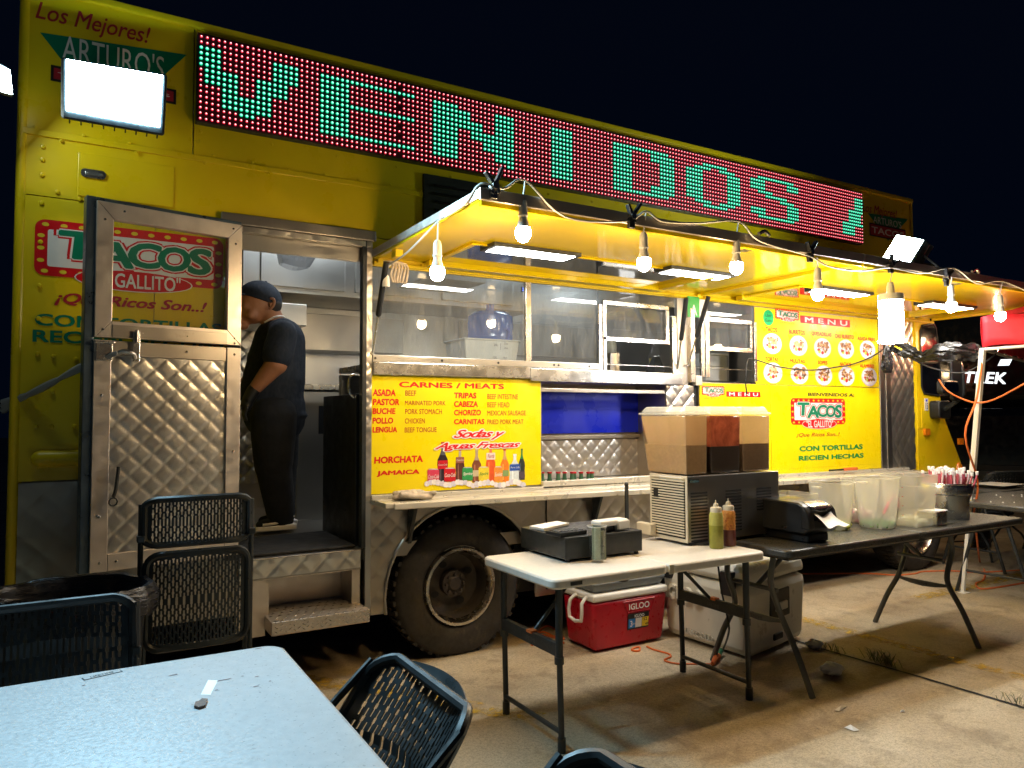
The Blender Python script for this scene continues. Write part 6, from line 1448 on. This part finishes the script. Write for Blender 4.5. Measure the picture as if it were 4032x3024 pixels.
def lab(x0, x1, z0, z1, m_): MB().add([(x0, cy0+.0105-.11*(z0-.108), z0), (x1, cy0+.0105-.11*(z0-.108), z0), (x1, cy0+.0105-.11*(z1-.108), z1), (x0, cy0+.0105-.11*(z1-.108), z1)], [(0, 1, 2, 3)]).build('label_field', m_, lb)
lab(2.923, 2.975, .118, .175, inkm((.01, .20, .62))); lab(2.978, 3.028, .118, .175, 'ink_white'); lab(3.031, 3.082, .118, .175, 'ink_yellow')
wtext('3', 2.932, 2.948, .130, .165, cy0-.001, 'ink_white', lb, off=.02); wtext('52', 3.036, 3.064, .155, .172, cy0-.002, 'ink_black', lb, off=.02); wtext('49', 3.05, 3.075, .125, .140, cy0-.0005, 'ink_black', lb, off=.02); wtext('IGLOO', 2.965, 3.04, .182, .200, cy0-.0045, 'ink_white', lb, off=.02)
wtext('DAYS', 2.951, 2.972, .140, .150, cy0-.001, 'ink_white', lb)
t = thing('white_cooler', 'big dirty white cooler with a black side latch under both tables', 'cooler', (3.6, -.7, 0))
# its long side runs towards the truck, its end faces the camera's right
W0, W1, W2_, W3 = Vector((3.335, -.955, 0)), Vector((4.03, -.80, 0)), Vector((3.98, -.22, 0)), Vector((3.285, -.26, 0))
def wc(z0, z1, k0, k1, m_, nm, bev=.03):
    c_ = (W0+W1+W2_+W3)/4; P = [c_+(q-c_)*k0+Vector((0, 0, z0)) for q in (W0, W1, W2_, W3)]+[c_+(q-c_)*k1+Vector((0, 0, z1)) for q in (W0, W1, W2_, W3)]
    return MB().hexa(P).build(nm, m_, t, bevel=bev, smooth=40)
wc(.01, .425, .95, 1.0, 'dirty_white', 'cooler_body', .05); wc(.43, .540, 1.005, .93, 'dirty_white', 'cooler_lid', .04)
eu = (W1-W0).normalized(); su = (W3-W0).normalized(); en = Vector((eu.y, -eu.x, 0)); sn = Vector((-1, 0, 0))
def onend(a_, z, o=.004): p_ = W0.lerp(W1, a_)+en*o; return Vector((p_.x, p_.y, z))
def eb(a0, a1, z0, z1, m_, nm, o=.02, par=None): return MB().hexa([onend(a0, z0, -.03), onend(a1, z0, -.03), onend(a1, z0, o), onend(a0, z0, o), onend(a0, z1, -.03), onend(a1, z1, -.03), onend(a1, z1, o), onend(a0, z1, o)]).build(nm, m_, par or t, bevel=.008)
hb = eb(.33, .66, .20, .37, 'black', 'end_handle', .006); eb(.40, .60, .245, .295, 'dirty_white', 'handle_grip', .016, hb)
eb(.40, .55, .07, .11, 'black', 'drain_plug', .0)
def onside(a_, z, o=.0): p_ = W0.lerp(W3, a_)+sn*o; return Vector((p_.x, p_.y, z))
MB().hexa([onside(.16, .36, -.02), onside(.28, .36, -.02), onside(.28, .36, .022), onside(.16, .36, .022), onside(.16, .50, -.02), onside(.28, .50, -.02), onside(.28, .50, .022), onside(.16, .50, .022)]).build('front_latch', 'black', t, bevel=.006)
MB().hexa([onside(.86, .38, -.02), onside(.95, .38, -.02), onside(.95, .38, .022), onside(.86, .38, .022), onside(.86, .50, -.02), onside(.95, .50, -.02), onside(.95, .50, .022), onside(.86, .50, .022)]).build('front_latch', 'black', t, bevel=.006)
mb = MB(); text_to(mb, 'IGLOO', onside(.92, .26, .004), onside(.50, .26, .004)-onside(.92, .26, .004), (0, 0, .085), 0, .03)
o = mb.build('raised_lettering', 'dirty_white', t, fix=False, solid=.03)
mb = MB(); text_to(mb, 'MAXCOLD', onside(.75, .055, -.006), onside(.40, .055, -.006)-onside(.75, .055, -.006), (0, 0, .035), 0, .02); mb.build('raised_lettering', 'dirty_white', t, fix=False, solid=.008)

# straps, cords and plug
tag(MB().tube([(2.395, -.80, .70), (2.42, -.86, .60), (2.455, -.88, .565), (2.51, -.89, .58), (2.55, -.89, .70)], .011, 6, 5).build('hanging_strap', 'black', None, smooth=True), 'black webbing strap hanging in a loop under the white table', 'strap')
A3 = (1900, 1900, 1300)
def gA(x, y, z=0.006): return hz(*A3, x, y, 2, z)
tag(MB().tube([hz(*A3, 1575, 525, 1, -.98), hz(*A3, 1600, 720, 1, -1.0), hz(*A3, 1640, 900, 1, -1.0), hz(*A3, 1650, 1000, 1, -1.02), gA(1615, 1110, .05), gA(1590, 1140, .03)], .006, 6, 5).build('power_cable', 'black', None, smooth=True), 'black power cable hanging from the white table to the orange plug', 'cable')
t = thing('orange_plug', 'orange and green extension plug lying by the white cooler', 'plug', tuple(gA(1560, 1180)))
p_, q_ = gA(1600, 1125, .03), gA(1540, 1215, .015); MB().cyl(p_, p_.lerp(q_, .45), .014, .018, 10).build('green_socket', inkm((.02, .12, .06)), t); MB().cyl(p_.lerp(q_, .45), q_, .022, .012, 10).build('orange_end', 'orange', t)
tag(MB().tube([q_, gA(1450, 1215), gA(1300, 1212), gA(1220, 1190), gA(1262, 1165), gA(1240, 1145), gA(1150, 1120), gA(1100, 1098)], .0055, 6, 5).build('extension_cord', 'orange', None, smooth=True), 'orange extension cord winding from the plug to the red cooler', 'cord')
tag(MB().tube([gA(1055, 1105), gA(1050, 1125), gA(1020, 1128), gA(1000, 1120), gA(1020, 1105), gA(1050, 1102)], .006, 6, 5).build('extension_cord', 'orange', None, smooth=True), 'small orange loop of cord before the red cooler', 'cord')
tag(MB().tube([gA(545, 1075), gA(470, 1035), gA(380, 1025), gA(335, 1090), gA(330, 1050), gA(400, 1000), gA(480, 1030), gA(550, 1045), gA(440, 960), gA(340, 1030), gA(300, 1050)], .0055, 6, 5).build('extension_cord', 'orange', None, smooth=True), 'orange cord tangle on the ground between tyre and red cooler', 'cord')
def gR(x, y, z=.006): return hit(2800+x*.557, 2100+y*.557, 2, z)
tag(MB().tube([gR(500, 290), gR(760, 285), gR(1130, 285), gR(1300, 295), gR(1440, 285), gR(1500, 270), gR(1700, 265), gR(1900, 275), gR(2210, 258)], .007, 6, 4).build('extension_cord', 'orange', None, smooth=True), 'orange cord running along the ground past the front wheel', 'cord')
tag(MB().tube([gR(2212, 350), gR(2000, 385), gR(1900, 390), gR(1872, 355), gR(1925, 330), gR(1935, 270), gR(1900, 200), hit(2110*SV, 1160*SV, 1, -.65), hit(2104*SV, 1110*SV, 1, -.68), hit(2112*SV, 1040*SV, 1, -.72), hit(2085*SV, 940*SV, 1, -.80), hit(2110*SV, 860*SV, 1, -.8), hit(2125*SV, 755*SV, 1, -.8)], .008, 6, 5).build('extension_cord', 'orange', None, smooth=True), 'orange cord wound down the white canopy pole', 'cord')
tag(MB().tube([ov(2028, 820, 1, -.25), ov(2045, 843, 1, -.4), ov(2075, 860, 1, -.6), ov(2110, 870, 1, -.8), ov(2150, 862, 1, -1.0), ov(2220, 825, 1, -1.3)], .007, 6, 5).build('extension_cord', 'orange', None, smooth=True), 'orange cord sagging from the truck mirror to the right edge', 'cord')
# black wire across the menus and cable to the pole
tag(MB().tube([hz(*M_, 1195, 1000, 1, -.04), hz(*M_, 1185, 870, 1, -.05), hz(*M_, 1200, 710, 1, -.05), hz(*M_, 1260, 697, 1, -.05), hz(*M_, 1480, 762, 1, -.05), hz(*M_, 1760, 790, 1, -.05), hz(*M_, 2000, 760, 1, -.05), hz(*N_, 400, 1425, 1, -.05), hz(*N_, 600, 1350, 1, -.06), hz(*N_, 780, 1240, 1, -.08)], .006, 6, 5).build('electric_wire', 'black', None, smooth=True), 'black wire drooping across the food pictures of the big menu', 'wire')
tag(MB().tube([hz(*N_, 1050, 1370, 1, -.3), hz(*N_, 1250, 1460, 1, -.4), hz(*N_, 1560, 1510, 1, -.6), hz(*N_, 1800, 1400, 1, -.75), hz(*N_, 1920, 1310, 1, -.8)], .006, 6, 5).build('electric_wire', 'black', None, smooth=True), 'black wire sagging from the wrapped bag to the canopy pole', 'wire')
# black plastic bag wrap tied between truck and canopy
mb = MB(); random.seed(12)
def NP(x, y, Y): return hz(*N_, x, y, 1, Y)
path = [NP(800, 1265, -.12), NP(900, 1255, -.18), NP(1050, 1310, -.28), NP(1150, 1350, -.36), NP(1300, 1295, -.5), NP(1500, 1290, -.62), NP(1700, 1290, -.72), NP(1790, 1290, -.78)]
rad = [.012, .045, .045, .030, .055, .065, .055, .02]
pp = []; rr2 = []
for i in range(len(path)-1):
    for k in range(6): pp.append(path[i].lerp(path[i+1], k/6)); rr2.append(rad[i]+(rad[i+1]-rad[i])*k/6)
rings = []
for i, (p_, r_) in enumerate(zip(pp, rr2)):
    d = (pp[min(i+1, len(pp)-1)]-pp[max(i-1, 0)]).normalized(); a_ = d.orthogonal().normalized(); b_ = d.cross(a_)
    up = Vector((0, 0, 1)); sd = d.cross(up).normalized(); u2 = sd.cross(d)
    rings.append([p_+sd*(r_*.5*math.cos(2*math.pi*k/22))*(1+.40*math.sin(k*2.3+i*.45))+u2*(r_*math.sin(2*math.pi*k/22))*(1+.38*math.sin(k*2.9+i*.33)+.12*math.sin(i*1.7+k)) for k in range(22)])
mb.loft(rings, True)
t = thing('tied_bin_bag', 'shiny black plastic bag stretched between the truck pillar and canopy pole', 'plastic bag', tuple(path[0]))
mb.build('stretched_film', 'bag', t, smooth=50)
q = NP(780, 1390, -.14); mb = MB(); n = 18
rings = []
for z, r_ in ((.14, .012), (.10, .03), (.05, .05), (0, .062), (-.06, .060), (-.10, .035)):
    rings.append([q+Vector((r_*(1+.25*math.sin(k*2.7+z*30))*math.cos(2*math.pi*k/n), r_*.6*(1+.2*math.cos(k*3.1))*math.sin(2*math.pi*k/n), z)) for k in range(n)])
mb.loft(rings, True); mb.build('bag_knot', 'bag', t, smooth=50)
MB().tube([NP(840, 1230, -.13), NP(830, 1170, -.13), NP(845, 1130, -.13)], .012, 6, 3).build('bag_tail', 'bag', t, smooth=True); MB().add([NP(850, 1232, -.20), NP(870, 1228, -.20), NP(940, 1262, -.24), NP(925, 1275, -.24)], [(0, 1, 2, 3)]).build('yellow_tie', 'yellow', t)

# ================================================================ CANOPY, PLANTS, LITTER, BACKGROUND
pb_, pt_ = Vector((6.12, -.635, 0)), Vector((6.205, -.80, 1.95))
t = thing('canopy', 'red pop-up canopy with white leg at the right edge', 'canopy', tuple(pb_))
up_ = (pt_-pb_).normalized(); m1 = pb_.lerp(pt_, .47)
def sqtube(mb, p_, q_, s): 
    return mb.hexa([p_+Vector((-s, -s, 0)), p_+Vector((s, -s, 0)), p_+Vector((s, s, 0)), p_+Vector((-s, s, 0)), q_+Vector((-s, -s, 0)), q_+Vector((s, -s, 0)), q_+Vector((s, s, 0)), q_+Vector((-s, s, 0))])
lg = sqtube(MB(), pb_, m1, .013).build('lower_leg', 'white', t, bevel=.002); sqtube(MB(), m1+up_*.05, pt_, .019).build('upper_leg', 'white', t, bevel=.003); sqtube(MB(), m1, m1+up_*.05, .021).build('leg_joint', 'black', t); MB().box(pb_.x-.04, pb_.x+.04, pb_.y-.04, pb_.y+.04, 0, .006).build('foot_plate', 'white', t)
A_, Bc, Cc = Vector((6.20, -.80, 1.96)), Vector((9.3, .2, 2.0)), Vector((6.55, -3.6, 2.0))
apex = Vector((7.9, -1.9, 3.0))
def fold(p_, q_, z0, z1, off): 
    d = q_-p_; nrm = Vector((-d.y, d.x, 0)).normalized()
    return lambda u_, v_: p_+d*u_+Vector((0, 0, z0+(z1-z0)*v_+.01*math.sin(u_*40)))+nrm*(off*math.sin(u_*55+v_*2)*(1-v_*.6))
MB().grid(fold(A_, Cc, .0, .24, .012), 60, 4).build('valance', 'red_fabric', t, smooth=True, solid=.002); MB().grid(fold(A_, Bc, .0, .24, .012), 60, 4).build('valance', 'red_fabric', t, smooth=True, solid=.002)
def roof(p_, q_): return lambda u_, v_: (p_.lerp(q_, u_)+Vector((0, 0, .24))).lerp(apex, v_)+Vector((0, 0, -.10*math.sin(math.pi*v_)))
MB().grid(roof(A_, Cc), 12, 8).build('roof_panel', 'red_fabric', t, smooth=True); MB().grid(roof(Bc, A_), 12, 8).build('roof_panel', 'orange_fabric', t, smooth=True)
MB().cyl(A_+Vector((.0, 0, -.02)), Cc+Vector((0, 0, -.02)), .012).cyl(A_+Vector((0, 0, -.02)), Bc+Vector((0, 0, -.02)), .012).build('frame_bar', 'white', t)

van = thing('black_van', 'glossy black van with lit white TREK lettering in the dark background', 'van', (12.5, 1.9, 0))
# its side faces the viewer
vp = Vector((10.2, 3.4, 0)); vq = Vector((13.6, -1.6, 0)); vd = (vq-vp).normalized(); vn = Vector((-vd.y, vd.x, 0))
if vn.dot(CAM-vp) < 0: vn = -vn
def vb(name_, a0, a1, z0, z1, d0, d1, m_, bev=.08, par=van):
    P = [vp+vd*a0+vn*d1, vp+vd*a1+vn*d1, vp+vd*a1-vn*d0, vp+vd*a0-vn*d0]
    return MB().hexa([Vector((p_.x, p_.y, z0)) for p_ in P]+[Vector((p_.x, p_.y, z1)) for p_ in P]).build(name_, m_, par, bevel=bev, smooth=40)
vb('van_body', -3, 6.5, .32, 1.55, 1.9, .0, 'car_black', .15); vb('van_upper', -2.6, 6.2, 1.55, 3.1, 1.8, -.1, 'car_black', .15); vb('rub_strip', -2.9, 6.4, .62, .70, .0, .02, 'black', .01)
for a_ in (-1.8, 4.4):
    p_ = vp+vd*a_; c_ = Vector((p_.x, p_.y, .38)); MB().cyl(c_+vn*.03, c_-vn*.22, .38, n=28).build('van_wheel', 'rubber', van, smooth=True)
tl, tr_ = ov(2083, 828, 0, 0), None
def onvan(u_, v_):
    d = ray(u_*SV, v_*SV); o_ = vp+vn*.012-vn*.1; tt = (o_-CAM).dot(vn)/d.dot(vn); return CAM+d*tt
a, c, e = onvan(2084, 826), onvan(2174, 829), onvan(2084, 803)
mb = MB(); text_to(mb, 'TREK', a, c-a, (0, 0, e.z-a.z), .18, .03); mb.build('lit_lettering', 'trek', van, fix=False)
a = onvan(2155, 790); tag_ = MB().add([a, a+vd*.14, a+vd*.18+Vector((0, 0, .09)), a+vd*.04+Vector((0, 0, .09))], [(0, 1, 2, 3)]).build('lit_badge', 'trek', van)
t = thing('patterned_jar', 'glass jar with a leaf pattern on the ground behind the canopy pole', 'jar', (6.9, -.3, 0))
q = ov(2118, 1092, 1, .4); MB().lathe([(0, 0), (.09, 0), (.105, .03), (.105, .16), (.09, .19), (.08, .19)], (q.x, .4, q.z-.09), n=24).build('jar_body', paint('leaf patterned glass', (.22, .21, .16), .2, var=.7, nscale=22), t, smooth=True); MB().cyl((q.x, .4, 0), (q.x, .4, q.z-.09), .09, n=16).build('jar_stand', 'black', t)

# weeds in the slab joint
for (x, y, n_, h_, lab_) in ((3.93, -1.04, 26, .05, 'small grass tuft in the slab joint next to the white cooler'), (3.985, -1.34, 70, .08, 'larger dark grass tuft in the slab joint'), (3.985, -2.05, 34, .06, 'grass tuft in the slab joint at the right edge')):
    random.seed(int(x*100+n_)); mb = MB()
    for i in range(n_):
        bx, by = x+random.gauss(0, .02), y+random.gauss(0, .05); a_ = random.uniform(0, 2*math.pi); L_ = h_*random.uniform(.5, 1.2); dx, dy = math.cos(a_)*L_*.8, math.sin(a_)*L_*.8
        w_ = .0025; mb.add([(bx-w_, by, .004), (bx+w_, by, .004), (bx+dx*.5+w_, by+dy*.5, L_*.7), (bx+dx*.5-w_, by+dy*.5, L_*.7), (bx+dx, by+dy, L_*.75)], [(0, 1, 2, 3), (3, 2, 4)])
    o = mb.build('grass_tuft', inkm((.06, .10, .02)), None, fix=False); tag(o, lab_, 'grass'); o['kind'] = 'stuff'
random.seed(31)
for (px_, py_, s_, lab_) in ((2800+730*.557, 2100+815*.557, .045, 'crumpled white napkin against the big white cooler'), (2800+855*.557, 2100+1000*.557, .055, 'crumpled white napkin on the ground right of the table leg')):
    q = hit(px_, py_, 2, .0); mb = MB(); mb.sphere((0, 0, 0), 1, 14, 9)
    mb.v = [(q.x+v_[0]*s_*1.2*(1+.3*math.sin(v_[1]*9+v_[2]*7)), q.y+v_[1]*s_*(1+.3*math.cos(v_[0]*8)), .003+s_*.55*(1+v_[2]*(1+.25*math.sin(v_[0]*11)))) for v_ in mb.v]
    tag(mb.build('crumpled_napkin', 'paper', None, smooth=25), lab_, 'napkin', 'crumpled napkins on the ground')
for pts_, lab_, m_ in ((((940, 1370), (985, 1350), (1050, 1390), (1010, 1396)), 'flat torn white wrapper on the ground at lower right', 'paper'), (((872, 1248), (925, 1217), (962, 1220), (905, 1257)), 'flat beige receipt strip on the ground', 'cream'), (((1335, 1255), (1370, 1252), (1372, 1260), (1338, 1262)), 'tiny white paper bit on the slab', 'paper')):
    P = [hit(2800+x*.557, 2100+y*.557, 2, .006) for x, y in pts_]; mb = MB(); mb.add([(p_.x, p_.y, .005) for p_ in P]+[((P[0].x+P[2].x)/2, (P[0].y+P[2].y)/2, .016)], [(i, (i+1) % 4, 4) for i in range(4)]); tag(mb.build('paper_litter', m_, None), lab_, 'litter')
random.seed(77); mb = MB()
for i in range(150):
    x, y = random.uniform(.6, 6.5), random.uniform(-3.2, -.1); s_ = random.uniform(.003, .010); a_ = random.uniform(0, 3)
    mb.add([(x+s_*math.cos(a_+k*2.1)*random.uniform(.5, 1.4), y+s_*math.sin(a_+k*2.1), .005+(.004 if k == 1 else 0)) for k in range(4)], [(0, 1, 2, 3)])
o = mb.build('ground_specks', inkm((.05, .04, .03)), None, fix=False); tag(o, 'dark crumbs and grit scattered over the slab', 'grit'); o['kind'] = 'stuff'
